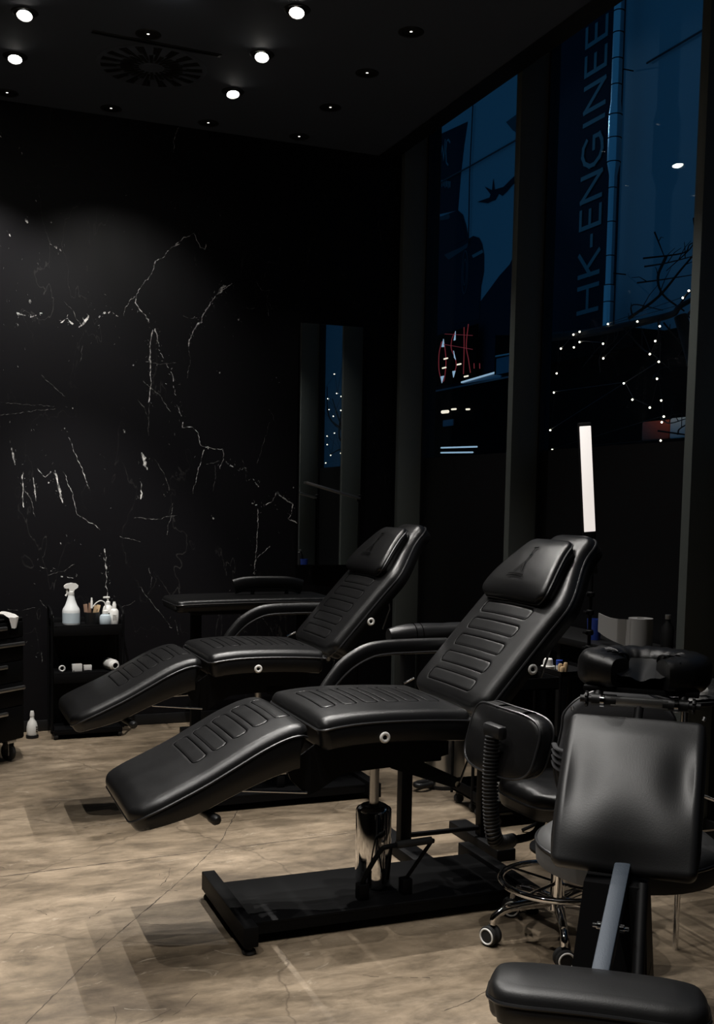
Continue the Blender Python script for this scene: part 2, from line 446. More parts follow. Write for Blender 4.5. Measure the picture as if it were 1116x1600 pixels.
# floor with its joints
mb = MB()
mb.box((XL, YB, -.12), (XG+.1, YW+.12, 0))
mb.cur = 1
def ribbon(mb, pts, w, z=None, plane='floor', jit=0.0, dash=0):
    """thin flat strip along a line on the floor or on the marble wall"""
    P = [Vector(p) for p in pts]
    D = []
    for a, b in zip(P, P[1:]):
        n = max(1, int((b-a).length/.012))
        for k in range(n): D.append(a.lerp(b, k/n))
    D.append(P[-1]); n = len(D)
    q = []
    for i, p in enumerate(D):
        d = (D[min(n-1, i+1)]-D[max(0, i-1)]).normalized(); nn = Vector((-d.y, d.x))
        t = i/(n-1) if n > 1 else 0
        ww = w
        if dash == 2: ww = w*(math.sin(PI*min(1, max(0, .06+t*.9)))**.7)
        elif jit: ww = w*(.35+1.1*abs(noise.noise(Vector((p.x*23, p.y*23, 3.1)))*1.6+.25))
        off = jit*.009*noise.noise(Vector((p.x*24, p.y*24, 7)))+jit*.007*noise.noise(Vector((p.x*75, p.y*75, 1)))
        if dash == 2: ww *= .75+.9*noise.noise(Vector((p.x*60, p.y*60, 5))); off += w*.35*noise.noise(Vector((p.x*45, p.y*45, 2)))
        q.append((p+nn*(off+ww*.5), p+nn*(off-ww*.5)))
    def X(p): return (p.x, p.y, z) if plane == 'floor' else (p.x, z, p.y)
    for i in range(n-1):
        if dash == 1 and noise.noise(Vector((D[i].x*41, D[i].y*41, 9))) < -.02: continue
        mb.add([X(q[i][0]), X(q[i][1]), X(q[i+1][1]), X(q[i+1][0])], [(0, 1, 2, 3)])
ribbon(mb, [(-3, 4.20), (.27, 4.365), (1.83, 4.451), (2.9, 4.51)], .006, .0006, jit=.3)
ribbon(mb, [(.2, 3.0), (.544, 3.557), (.998, 4.194), (1.202, 4.515), (1.523, 5.226), (1.9, 6.2)], .004, .0006, jit=.4)
ribbon(mb, [(-3, 5.62), (.6, 5.75), (2.9, 5.9)], .004, .0006, jit=.4)
rs_ = random.Random(5)
for k in range(120):                    # scratches and scuffs
    x = rs_.uniform(-.6, 2.6); y = rs_.uniform(2.6, 6.6); a = rs_.choice((rs_.gauss(.1, .12), rs_.gauss(.95, .2), rs_.gauss(-.6, .3))); l = rs_.uniform(.03, .22)
    mb.cur = 1 if rs_.random() < .7 else 2
    ribbon(mb, [(x, y), (x+l*.5*math.cos(a), y+l*.5*math.sin(a)), (x+l*math.cos(a+.12), y+l*math.sin(a+.12))], rs_.uniform(.0012, .003), .0006, jit=.6, dash=1 if k % 3 == 0 else 0)
for x, y in ((.66, 4.9), (.75, 4.78), (1.9, 4.05), (2.0, 4.2), (.9, 5.9), (.25, 5.3)):
    mb.cur = 1; ribbon(mb, [(x, y), (x+.03, y+.004)], .014, .0007, dash=2)
M['joint'] = mat('floor_joint', (.05, .035, .023), .8)
M['scuff'] = mat('pale_scuff', (.42, .36, .28), .7)
tag(mb.build('floor', [M['floor'], M['joint'], M['scuff']]), kind='structure')

# marble wall with its veins
VEINS = [
 (0.0055,0,[(1.576,3.123),(1.514,3.082),(1.461,3.016),(1.417,2.995),(1.409,2.951),(1.365,2.878),(1.321,2.823),(1.292,2.768)]),
 (0.0050,0,[(1.667,3.198),(1.594,3.150),(1.542,3.104),(1.470,3.032)]),
 (0.0050,0,[(1.667,3.188),(1.710,3.111),(1.742,3.094),(1.742,3.134)]),
 (0.0105,0,[(1.292,2.768),(1.299,2.709),(1.339,2.660),(1.374,2.611)]),
 (0.0042,0,[(1.292,2.768),(1.252,2.739),(1.226,2.677),(1.208,2.638)]),
 (0.0092,0,[(1.401,2.561),(1.383,2.482),(1.384,2.377),(1.388,2.238),(1.379,2.098)]),
 (0.0025,0,[(1.379,2.098),(1.376,1.992),(1.373,1.886)]),
 (0.0092,0,[(1.418,2.571),(1.437,2.486),(1.442,2.460)]),
 (0.0067,1,[(1.437,2.442),(1.490,2.349),(1.527,2.281),(1.545,2.177),(1.573,2.072),(1.600,1.984)]),
 (0.0055,0,[(1.600,1.984),(1.601,1.952),(1.664,1.951),(1.698,1.917),(1.717,1.837),(1.766,1.826),(1.804,1.817),(1.869,1.824),(1.873,1.752),(1.851,1.688)]),
 (0.0067,1,[(1.879,1.743),(2.002,1.664),(2.089,1.621),(2.118,1.575)]),
 (0.0084,0,[(1.925,2.894),(1.851,2.852),(1.778,2.766),(1.733,2.692),(1.715,2.638),(1.670,2.581),(1.639,2.517),(1.643,2.456)]),
 (0.0029,0,[(1.643,2.456),(1.647,2.395),(1.626,2.269)]),
 (0.0378,2,[(1.827,2.823),(1.856,2.870),(1.882,2.881)]),
 (0.0210,2,[(1.675,2.590),(1.700,2.624),(1.724,2.638)]),
 (0.0109,1,[(0.565,2.599),(0.646,2.580),(0.728,2.620)]),
 (0.0109,0,[(0.827,2.561),(0.869,2.589),(0.902,2.558)]),
 (0.0126,0,[(0.935,2.544),(0.969,2.563),(0.998,2.621)]),
 (0.0126,1,[(1.037,2.602),(1.080,2.631),(1.131,2.652),(1.182,2.631)]),
 (0.0378,2,[(1.332,1.779),(1.348,1.727),(1.366,1.667)]),
 (0.0084,0,[(1.327,1.594),(1.331,1.479)]),
 (0.0168,2,[(0.530,1.783),(0.540,1.736),(0.552,1.676)]),
 (0.0084,0,[(0.596,1.636),(0.595,1.517),(0.593,1.415)]),
 (0.0126,2,[(0.657,1.604),(0.666,1.536),(0.674,1.455)]),
 (0.0252,2,[(0.790,1.650),(0.810,1.556),(0.834,1.444)]),
 (0.0042,0,[(0.682,1.656),(0.731,1.606),(0.765,1.641)]),
 (0.0042,0,[(0.875,1.859),(0.933,1.714),(1.001,1.543)]),
 (0.0042,0,[(0.840,1.643),(0.899,1.489),(0.924,1.376),(1.070,1.281)]),
 (0.0034,0,[(0.710,2.236),(0.850,2.109)]),
 (0.0042,0,[(1.739,1.811),(1.703,1.666),(1.667,1.521)]),
 (0.0126,1,[(2.071,1.464),(2.149,1.452),(2.168,1.456)]),
 (0.0042,0,[(2.168,1.456),(2.216,1.475),(2.245,1.541)]),
 (0.0126,0,[(2.245,1.541),(2.304,1.495),(2.364,1.468)]),
 (0.0084,0,[(2.364,1.468),(2.355,1.403),(2.331,1.365),(2.415,1.328)]),
 (0.0063,0,[(2.116,1.427),(2.116,1.270),(2.104,1.158),(2.090,0.991)]),
 (0.0042,0,[(2.201,1.177),(2.104,1.093),(2.090,1.009)]),
 (0.0034,0,[(1.539,1.455),(1.495,1.248)]),
 (0.0034,0,[(1.192,1.238),(1.324,1.203)]),
 (0.0063,0,[(1.096,1.158),(1.104,1.087),(1.104,0.999)]),
 (0.0034,0,[(2.084,2.926),(2.123,2.875),(2.218,2.884)]),
 (0.0034,0,[(2.161,2.843),(2.191,2.755)]),
 (0.0025,0,[(0.465,2.052),(0.792,2.048)]),
 (0.0025,0,[(0.464,1.977),(0.792,2.034)]),
 (0.0025,0,[(2.190,2.010),(2.107,1.732)]),
 (0.0067,0,[(1.087,1.098),(1.106,1.081),(1.109,1.026),(1.106,0.937),(1.114,0.815)]),
 (0.0034,0,[(1.318,0.912),(1.386,0.821),(1.534,0.636)]),
 (0.0067,1,[(0.693,1.045),(0.735,1.023),(0.798,1.012)]),
 (0.0067,1,[(0.808,0.984),(0.861,0.978),(0.914,0.967)]),
 (0.0050,0,[(1.559,3.846),(1.529,3.752),(1.529,3.683)]),
 (0.0067,1,[(0.627,0.508),(0.659,0.496),(0.680,0.490)]),
 (0.0168,2,[(0.801,3.025),(0.803,3.018),(0.802,3.012)]),
 (0.0126,2,[(0.825,3.011),(0.827,3.006),(0.826,3.001)]),
 (0.0252,2,[(0.575,2.604),(0.579,2.595),(0.577,2.585)]),
 (0.0294,2,[(0.644,2.688),(0.648,2.677),(0.646,2.665)]),
 (0.0210,2,[(0.571,2.536),(0.575,2.528),(0.573,2.520)]),
 (0.0252,2,[(1.218,1.922),(1.222,1.912),(1.220,1.901)]),
 (0.0126,2,[(0.848,1.919),(0.850,1.914),(0.849,1.909)]),
 (0.0168,2,[(0.647,1.899),(0.650,1.892),(0.648,1.886)]),
 (0.0210,2,[(1.765,1.833),(1.768,1.824),(1.767,1.815)]),
 (0.0126,2,[(1.964,2.675),(1.967,2.669),(1.966,2.664)]),
 (0.0126,2,[(1.841,2.323),(1.843,2.318),(1.842,2.312)]),
 (0.0168,2,[(1.805,1.367),(1.808,1.359),(1.807,1.352)]),
 (0.0126,2,[(0.820,1.198),(0.822,1.193),(0.821,1.188)]),
 (0.0126,2,[(1.476,1.517),(1.478,1.512),(1.477,1.506)]),
 (0.0126,2,[(0.748,1.577),(0.750,1.572),(0.749,1.567)]),
 (0.0105,2,[(2.233,2.311),(2.235,2.307),(2.234,2.302)]),
 (0.0168,2,[(0.692,2.913),(0.695,2.906),(0.693,2.900)]),
 (0.0105,2,[(0.897,2.044),(0.899,2.039),(0.898,2.035)]),
 (0.0105,2,[(1.089,1.746),(1.091,1.742),(1.090,1.737)]),
 (0.0126,2,[(1.276,2.336),(1.279,2.331),(1.278,2.326)]),
 (0.0126,2,[(2.364,1.582),(2.366,1.577),(2.365,1.571)]),
 (0.0294,2,[(0.621,3.171),(0.627,3.158),(0.634,3.145)]),
 (0.0168,2,[(0.526,3.069),(0.529,3.061),(0.533,3.054)]),
 (0.0168,2,[(0.800,3.026),(0.803,3.019),(0.807,3.011)]),
 (0.0126,2,[(0.825,3.009),(0.828,3.004),(0.831,2.998)]),
 (0.0105,2,[(0.773,3.171),(0.775,3.166),(0.777,3.162)]),
 (0.0126,2,[(0.682,3.290),(0.684,3.285),(0.687,3.279)]),
 (0.0105,2,[(0.601,3.561),(0.603,3.556),(0.606,3.552)]),
 (0.0126,2,[(0.479,3.643),(0.481,3.638),(0.485,3.632)]),
]

mb = MB()
mb.box((XL, YW, 0), (XG+.1, YW+.12, ZT))
for i, (w, dash, pts) in enumerate(VEINS):
    mb.cur = 2 if w < .0036 else 1
    ribbon(mb, pts, w*.72, YW-.0008, 'wall', jit=0 if dash == 2 else 1.0, dash=dash)
rv = random.Random(11)
for w, dash, pts in VEINS:              # crumbs along the stronger veins
    if w < .006 or len(pts) < 2: continue
    for (xa, za), (xb, zb) in zip(pts, pts[1:]):
        for k in range(int(math.hypot(xb-xa, zb-za)*46)+1):
            t_ = rv.random(); x = xa+(xb-xa)*t_+rv.gauss(0, .022); z = za+(zb-za)*t_+rv.gauss(0, .022)
            q = rv.uniform(.0022, .006); a = rv.uniform(0, 3); mb.cur = 1 if rv.random() < .6 else 2
            ribbon(mb, [(x, z), (x+q*2*math.cos(a), z+q*2.5*math.sin(a))], q, YW-.0008, 'wall', dash=2)
mb.cur = 1
for k in range(300):                    # small flecks
    x = rv.uniform(.35, 2.55); z = rv.uniform(.3, 3.4)
    if noise.noise(Vector((x*1.6, z*1.6, 4))) < -.05: continue
    mb.cur = 1 if rv.random() < .35 else 2
    r = rv.uniform(.0018, .0055); a = rv.uniform(0, 3)
    ribbon(mb, [(x, z), (x+r*2*math.cos(a), z+r*3*math.sin(a))], r, YW-.0008, 'wall', dash=2)
for k in range(26):                     # hairlines
    x = rv.uniform(.4, 2.5); z = rv.uniform(.3, 3.3); a = rv.uniform(1.1, 2.2) if rv.random() < .7 else rv.uniform(-.3, .3); l = rv.uniform(.06, .3)
    mb.cur = 2
    ribbon(mb, [(x, z), (x+l*.5*math.cos(a), z+l*.5*math.sin(a)), (x+l*math.cos(a+.15), z+l*math.sin(a+.15))], .0024, YW-.0008, 'wall', jit=.8)
tag(mb.build('wall_back', [M['marble'], M['vein'], M['vein_dim']]), kind='structure')
tag(MB().box((XL, YW-.014, 0), (3.06, YW-.001, .07), .003).build('baseboard_back', M['black_plastic']), kind='structure')
tag(MB().box((XL-.12, YB, 0), (XL, YW+.12, ZT)).build('wall_left', M['dark_wall']), kind='structure')
tag(MB().box((XL-.12, YB-.12, 0), (XG+.1, YB, ZT)).build('wall_front', M['dark_wall']), kind='structure')

# ceiling: tiles with a round hole for each lamp
mb = MB()
holes = {(c, r): (LAMP_X0+LAMP_DX*c, LAMP_Y0-LAMP_DY*r) for c, r, *_ in LAMPS}
HR = .047
xs_ = [XL]+[LAMP_X0+LAMP_DX*(i-.5) for i in range(-5, 5)]+[XC]
ys_ = [YB]+[LAMP_Y0-LAMP_DY*(j-.5) for j in range(17, -1, -1)]
ys_[-1] = YW
ys_ = [y for i, y in enumerate(ys_) if i == 0 or y > YB+.05]
for i in range(len(xs_)-1):
    for j in range(len(ys_)-1):
        x0, x1, y0, y1 = xs_[i], xs_[i+1], ys_[j], ys_[j+1]
        h = [p for p in holes.values() if x0 < p[0] < x1 and y0 < p[1] < y1]
        if not h: mb.add([(x0, y0, CEIL), (x1, y0, CEIL), (x1, y1, CEIL), (x0, y1, CEIL)], [(0, 1, 2, 3)]); continue
        cx_, cy_ = h[0]; n = 32
        inn = [(cx_+HR*math.cos(2*PI*k/n), cy_+HR*math.sin(2*PI*k/n), CEIL) for k in range(n)]
        outp = []
        for k in range(n):
            dx, dy = math.cos(2*PI*k/n), math.sin(2*PI*k/n)
            t = min(((x1 if dx > 0 else x0)-cx_)/dx if abs(dx) > 1e-6 else 1e9, ((y1 if dy > 0 else y0)-cy_)/dy if abs(dy) > 1e-6 else 1e9)
            outp.append((cx_+dx*t, cy_+dy*t, CEIL))
        vs = inn+outp; fs = [(k, (k+1) % n, n+(k+1) % n, n+k) for k in range(n)]
        for qx, qy in ((x0, y0), (x1, y0), (x1, y1), (x0, y1)):       # corners
            a = math.atan2(qy-cy_, qx-cx_) % (2*PI); k = int(a/(2*PI)*n) % n
            vs.append((qx, qy, CEIL)); fs.append((n+k, n+(k+1) % n, len(vs)-1))
        mb.add(vs, fs)
mb.box((XC-.02, YB, CEIL), (XC, YW, ZT))
mb.box((XL, YB, ZT), (XG+.35, YW+.12, ZT+.1))
tag(mb.build('ceiling', M['ceiling']), kind='structure')
tag(MB().box((XC+.002, YB, CEIL+.012), (3.10, YW-.001, CEIL+.05)).build('trim_ceiling', M['frame_black']), kind='structure')

# window wall: deep metal fins, black frames, glass with dark film on its lower half
nb = 7
for k in range(nb):
    y = FIN_Y0-FIN_DY*k
    tag(MB().box((3.10, y, 0), (XG+.02, y+FIN_T, ZT), .002).build('trim_%d' % (k+1), M['fin']), kind='structure')
tag(MB().box((XG+.002, FIN_Y0+FIN_T, 0), (XG+.1, YW, ZT)).build('wall_right', M['dark_wall']), kind='structure')
FILM_Z = 1.80
for k in range(nb-1):
    y1 = FIN_Y0-FIN_DY*k; y0 = y1-FIN_DY+FIN_T
    w = thing('window_%d' % (k+1), (XG, (y0+y1)/2, 0), None, None); w['kind'] = 'structure'
    h = (y1-y0)/2
    f = MB()
    f.box((-.03, h-.02, 0), (.03, h, ZT-.001)).box((-.03, -h, 0), (.03, -h+.03, ZT-.001)).box((-.03, -h+.03, 0), (.03, h-.02, .08)).box((-.03, -h+.03, ZT-.06), (.03, h-.02, ZT-.001))
    f.build('window_frame', M['frame_black'], w)
    MB().box((-.004, -h+.03, .08), (.004, h-.02, ZT-.06)).build('pane', M['glass'], w)
    MB().box((-.009, -h+.03, .08), (-.0045, h-.02, FILM_Z)).build('privacy_film', M['film'], w)
    MB().box((-.05, -h, 0), (-.031, h, .1)).build('sill', M['frame_black'], w)

# ================================================================= ceiling fittings
def downlight(c, r, kind, watts, tilt, cone):
    x, y = LAMP_X0+LAMP_DX*c, LAMP_Y0-LAMP_DY*r
    inview = not (c < 0 or r > 3 or c > 3 or (c == 0 and r > 2) or (c == 1 and r > 2))
    ROW = ['nearest the marble wall', 'second from the marble wall', 'third from the marble wall', 'fourth from the marble wall']
    CN = ['leftmost', 'second from the left', 'third from the left', 'rightmost']
    if inview:
        lab = ('bright tilted round ceiling spotlight, %s column, row %s' if kind == 'gimbal' else 'dim recessed round ceiling downlight, %s column, row %s') % (CN[c], ROW[r])
        t = thing('ceiling_downlight', (x, y, CEIL), lab, 'ceiling light', group='lit ceiling spotlights' if kind == 'gimbal' else 'recessed ceiling downlights')
    else:
        t = thing('ceiling_downlight', (x, y, CEIL), 'recessed ceiling downlight out of view nearer the camera', 'ceiling light', group='ceiling downlights out of view')
    MB().lathe([(HR-.001, .002), (HR-.001, -.004), (HR+.012, -.006), (HR+.018, -.003), (HR+.018, -.0006), (HR+.002, -.0006)], 32, cap=False).build('trim_ring', M['can'], t)
    MB().lathe([(HR-.002, 0), (HR-.004, .05), (.034, .10), (0, .10)], 32).build('can', M['can'], t)
    d = Vector((tilt[0], tilt[1], -1)).normalized()
    if kind == 'gimbal':
        q = Vector((0, 0, -1)).rotation_difference(d).to_matrix().to_4x4() @ rot('X', 180)
        # local z points the way the lamp shines
        xf = tr(0, 0, -.004) @ q
        MB().lathe([(0, -.06), (.03, -.055), (.036, -.02), (.040, .018), (.036, .018), (.030, .008)], 28, xf=xf, cap=False).build('lamp_head', M['steel'], t)
        MB().lathe([(0, .016), (.020, .013), (.031, .008), (.0315, .004), (0, .004)], 24, xf=xf).build('lamp', M['lamp'], t)
        src = Vector((0, 0, -.02))+d*.05
    else:
        MB().lathe([(0, -.002), (.014, .002), (.019, .008), (.014, .03), (0, .03)], 20).build('lamp', M['lamp_soft'], t)
        src = Vector((0, 0, -.012))
    if watts:
        L = bpy.data.lights.new('spot', 'SPOT'); L.energy = watts*1.75; L.spot_size = math.radians(cone); L.spot_blend = .75
        L.shadow_soft_size = .014; L.color = (1.0, .965, .915)
        lo = bpy.data.objects.new('spot_beam', L); COL.objects.link(lo); lo.parent = t
        lo.location = src; lo.rotation_euler = d.to_track_quat('-Z', 'Y').to_euler()
for a in LAMPS: downlight(*a)

# swirl air diffuser and slot vent
t = thing('swirl_air_diffuser', (1.215, 6.165, CEIL), 'black round swirl air diffuser with radial slots in the ceiling', 'air vent')
mb = MB().lathe([(0, -.004), (.292, -.004), (.30, -.001)], 48, cap=False)
mb.build('plate', M['ceiling'], t)
mb = MB()
for k in range(36):
    a = 2*PI*k/36; r0, r1 = (.07, .17) if k % 2 else (.10, .275)
    xf = rot('Z', math.degrees(a)+8)
    mb.prism([(r0, -.007), (r1, -.011), (r1, .011), (r0, .007)], 'z', -.0065, -.0045, xf=xf)
for k in range(18):
    xf = rot('Z', k*20+3); mb.prism([(.19, -.006), (.275, -.010), (.275, .010), (.19, .006)], 'z', -.0065, -.0045, xf=xf)
tag(mb.build('slot', M['can'], t), kind=None)
MB().lathe([(0, -.008), (.05, -.008), (.055, -.004)], 28, cap=False).build('hub', M['ceiling'], t)
t = thing('slot_vent', (1.185, 5.845, CEIL), 'long thin black slot vent in the ceiling beside the swirl diffuser', 'air vent', rz=.035)
MB().box((-.34, -.02, -.004), (.34, .02, -.0005), .001).build('slot_frame', M['can'], t)
MB().box((-.325, -.007, -.007), (.325, .007, -.0041)).build('blade', M['black_metal'], t)

# ================================================================= outside the windows
tag(MB().box((XG+.45, -22, -.12), (8.0, 26, -.02)).build('floor_outside', mat('dark_paving', (.01, .01, .011), .8)), kind='structure')
M['facade'] = mat('blue_grey_render', (.30, .31, .33), .85)
tag(MB().box((8.05, -22, -.02), (8.4, 26, 14)).build('wall_outside', M['facade']), kind='structure')
M_DARKPANEL = [(16.83,7.54),(15.62,7.42),(15.72,7.09),(15.81,6.67),(15.88,6.13),(16.67,6.24)]
M_W = [(16.60,7.42),(16.55,7.11),(16.49,7.31),(16.43,7.05),(16.39,7.38)]
M_C = [(16.21,7.27),(16.28,7.34),(16.34,7.33),(16.36,7.17),(16.33,6.99),(16.26,6.93)]
M_CAR = [(16.62,6.18),(16.19,6.15),(15.88,6.13),(15.70,6.02),(15.57,5.81),(15.48,5.60),(15.32,5.61),(15.13,5.54),(15.03,5.43),(14.96,5.25),(14.95,5.00),(15.03,4.79),(15.05,4.55),(16.68,4.81)]
M_CARWIN = [(16.10,6.08),(15.90,6.08),(15.73,5.97),(15.62,5.77),(15.55,5.61),(16.10,5.60)]
M_CARTRIM = [(16.32,5.52),(15.71,5.52),(15.47,5.54),(15.51,5.47),(16.15,5.41)]
M_FENDER = [(15.34,5.32),(15.01,5.34),(14.97,5.29),(15.30,5.27)]
M_WHEEL = [(15.58,5.42),(15.49,5.30),(15.46,5.10),(15.47,4.87),(15.55,4.77),(15.63,4.89),(15.66,5.13),(15.65,5.33)]
M_ROOF = [(16.62,6.18),(16.19,6.15),(16.13,6.09),(16.19,6.06),(16.57,6.12)]
M_PLANE = [(15.22,6.10),(14.83,6.07),(14.80,6.11),(14.99,6.27),(14.76,6.16),(14.73,6.32),(14.68,6.15),(14.41,6.12),(14.21,6.17),(14.06,6.20),(13.98,6.16),(14.03,6.11),(14.20,6.07),(14.30,6.03),(14.44,6.00),(14.55,6.06),(14.65,5.99),(14.75,6.00),(14.88,6.00)]
M_CLOUD = [(14.40,7.04),(13.98,7.06),(13.96,6.72),(14.19,6.86)]
M_LOW = [(14.00,5.12),(14.17,4.96),(14.47,4.85),(14.75,4.71),(15.18,4.50),(16.67,4.73),(16.64,4.15),(13.61,3.77),(13.70,5.24)]
N_I1 = [(16.62,4.05),(16.66,3.69),(16.56,3.33)]
N_I2 = [(16.37,4.03),(16.34,3.36)]
N_O = [(16.06,4.07),(16.14,3.89),(16.13,3.64),(16.02,3.46),(15.93,3.46),(15.88,3.70),(15.91,3.89),(15.98,4.06)]
N_S = [(15.59,4.16),(15.69,4.07),(15.70,3.92),(15.55,3.75),(15.52,3.61),(15.61,3.52)]
N_X1 = [(15.28,4.20),(15.26,3.85),(15.26,3.48)]
N_X2 = [(15.14,4.23),(15.19,3.91),(15.11,3.70),(15.03,3.48)]
N_H1 = [(15.91,4.18),(14.95,4.03)]
N_H2 = [(15.94,4.02),(14.94,3.82)]
N_T = [(14.92,3.61),(14.91,3.53)]
N_T2 = [(14.74,3.59),(14.73,3.51)]
N_G0 = [(15.56,4.18),(15.61,4.04),(15.56,4.04)]
N_G1 = [(15.98,4.11),(16.04,3.99),(15.94,3.98)]
N_G2 = [(15.61,3.88),(15.53,3.73),(15.58,3.77)]
N_G3 = [(15.63,3.56),(15.53,3.56),(15.59,3.46)]
N_G4 = [(16.05,3.52),(15.93,3.52),(16.00,3.41)]
BULBS = [(5.20,8.302,2.933),(5.20,8.242,2.845),(5.20,8.051,2.940),(5.20,8.038,2.831),(5.20,7.958,2.951),(5.20,7.953,2.865),(5.20,7.609,2.808),(5.20,7.549,2.958),(5.20,7.599,2.689),(5.20,7.157,2.922),(5.20,6.984,2.652),(5.20,6.871,2.582),(5.20,6.884,2.456),(5.20,7.304,2.461),(5.20,7.183,2.323),(5.20,6.823,2.289),(5.20,6.784,2.166),(5.20,6.805,2.125),(5.20,6.810,1.988),(5.20,6.958,2.245),(5.20,8.297,2.637),(5.20,8.332,2.474),(5.20,8.372,2.147),(5.20,8.328,1.973),(5.20,6.620,3.016),(5.20,6.508,2.967),(5.20,6.556,3.056),(5.20,6.924,2.743),(5.20,6.876,2.847)]
MBULBS = [(4.60,-0.16,3.40),(4.60,-0.62,3.24),(4.60,-1.32,3.04),(4.60,-0.47,2.96),(4.60,-0.97,2.93),(4.60,-0.24,2.90),(4.60,-0.06,2.84),(4.60,-0.88,2.77),(4.60,-1.27,2.77),(4.60,-0.23,2.71),(4.60,-0.64,2.66),(4.60,0.01,2.52),(4.60,0.07,2.33),(4.60,-0.56,2.42),(4.60,-0.97,2.40),(4.60,-0.20,2.13),(4.60,-0.75,2.12),(4.60,-1.03,2.02),(4.60,0.12,2.04),(4.60,-0.96,2.28)]
BRANCHES = [
 [(8.379,2.961),(7.985,2.943),(7.494,2.917),(7.127,2.928),(6.834,2.938),(6.582,2.943),(6.409,2.972)],
 [(7.008,3.398),(6.912,3.216),(6.831,3.070),(6.812,2.964)],
 [(7.031,3.372),(6.817,3.389),(6.612,3.405),(6.460,3.415)],
 [(7.027,3.312),(6.764,3.291),(6.451,3.288)],
 [(6.828,3.025),(6.636,3.081),(6.440,3.118)],
 [(7.231,2.951),(7.089,3.112),(6.856,3.280),(6.634,3.395)],
 [(7.338,2.997),(7.134,3.043),(6.982,2.990)],
 [(7.145,3.213),(6.899,3.199),(6.575,3.184)],
 [(6.928,2.907),(6.930,2.758)],
 [(6.625,2.921),(6.617,2.790),(6.656,2.693)],
 [(6.582,2.943),(6.466,2.854),(6.396,2.774)],
 [(6.758,2.853),(6.774,2.738),(6.719,2.614)],
 [(7.494,2.917),(7.600,2.843),(7.649,2.720),(7.611,2.571)],
 [(7.985,2.943),(8.075,2.921),(8.266,2.963)],
 [(6.978,2.174),(6.733,2.114),(6.484,2.128)],
 [(6.824,2.044),(6.615,2.078),(6.475,2.171)],
 [(6.777,2.057),(6.543,2.016),(6.476,2.020)],
 [(7.772,2.866),(7.825,2.773),(7.787,2.638)],
 [(7.332,2.903),(7.269,2.739),(6.984,2.644),(6.854,2.510)],
 [(7.045,3.584),(7.008,3.398)],
 [(6.468,3.543),(6.728,3.443),(7.001,3.292)],
]

M['shop'] = mat('dark_shop_cladding', (.003, .003, .003), .95, spec=.02)
def flat(mb, pts, x, th=.012):
    mb.prism(pts, 'x', x-th, x); return mb
# printed mural with a car and a plane
ink = mat('mural_dark_ink', (.022, .022, .030), .95, spec=.05); ink2 = mat('mural_mid_ink', (.07, .085, .09), .95, spec=.05); ink3 = mat('mural_light_ink', (.20, .24, .24), .95, spec=.05); sky_ink = mat('mural_pale_ink', (.34, .35, .37), .95, spec=.05)
t = thing('printed_mural', (8.04, 15.0, 2.7), 'large printed wall mural with car and propeller plane, seen through the far window', 'mural')
def L(pts): return [(p[0]-15.0, p[1]-2.7) for p in pts]
def poly(name, pts, m, x, th=.004): 
    return flat(MB(), L(pts), x, th).build(name, m, t)
poly('backing', [(13.45, 3.2), (17.2, 3.2), (17.2, 9.0), (13.45, 9.0)], sky_ink, 0, .01)
poly('lower_field', M_LOW[:5]+[(17.15, 4.74), (17.15, 3.35), (13.5, 3.35), (13.5, 5.3)], ink, -.012)
poly('dark_column', M_DARKPANEL, ink, -.012)
poly('cloud', M_CLOUD, ink2, -.012)
w = MB(); 
for a, b in zip(M_W, M_W[1:]):
    d = Vector((b[0]-a[0], b[1]-a[1])).normalized()*.012; flat(w, L([(a[0]-d.y, a[1]+d.x), (b[0]-d.y, b[1]+d.x), (b[0]+d.y, b[1]-d.x), (a[0]+d.y, a[1]-d.x)]), -.017, .003)
w.build('letter', ink3, t); w = MB()
for a, b in zip(M_C, M_C[1:]):
    d = Vector((b[0]-a[0], b[1]-a[1])).normalized()*.014; flat(w, L([(a[0]-d.y, a[1]+d.x), (b[0]-d.y, b[1]+d.x), (b[0]+d.y, b[1]-d.x), (a[0]+d.y, a[1]-d.x)]), -.017, .003)
w.build('letter', ink3, t); w = MB()
for k in range(7): y = 16.56-.06*k; z = 6.78-.02*k; flat(w, L([(y, z), (y-.035, z-.01), (y-.03, z-.10-.03*(k % 2)), (y-.008, z-.10)]), -.017, .003)
w.build('lettering', ink3, t)
c = poly('car', M_CAR[:-2]+[(15.05, 4.3), (16.68, 4.4)], ink, -.017)
for nm, pts, m in (('car_window', M_CARWIN, ink), ('car_trim', M_CARTRIM, ink2), ('fender', M_FENDER, ink3), ('car_roof', M_ROOF, ink2)):
    o = flat(MB(), L(pts), -.022, .003).build(nm, m, c)
cy = sum(p[0] for p in M_WHEEL)/8; cz = sum(p[1] for p in M_WHEEL)/8
wh = MB()
for rr in (.33, .20): wh.tube([(-.024, cy-15+.30*rr*math.cos(a*PI/16), cz-2.7+rr*math.sin(a*PI/16)) for a in range(32)], .012, 6, closed=True)
wh.build('car_wheel', ink2, c)
poly('plane', M_PLANE, ink, -.017)
# dark banner with the big vertical name
t = thing('name_banner', (8.04, 12.3, 3.3), 'dark navy banner with large upright letters HK-ENGINEE, outside the near window', 'banner')
MB().box((-.01, -.75, 0), (0, .80, 4.6)).build('cloth', ink, t)
mbt = MB()
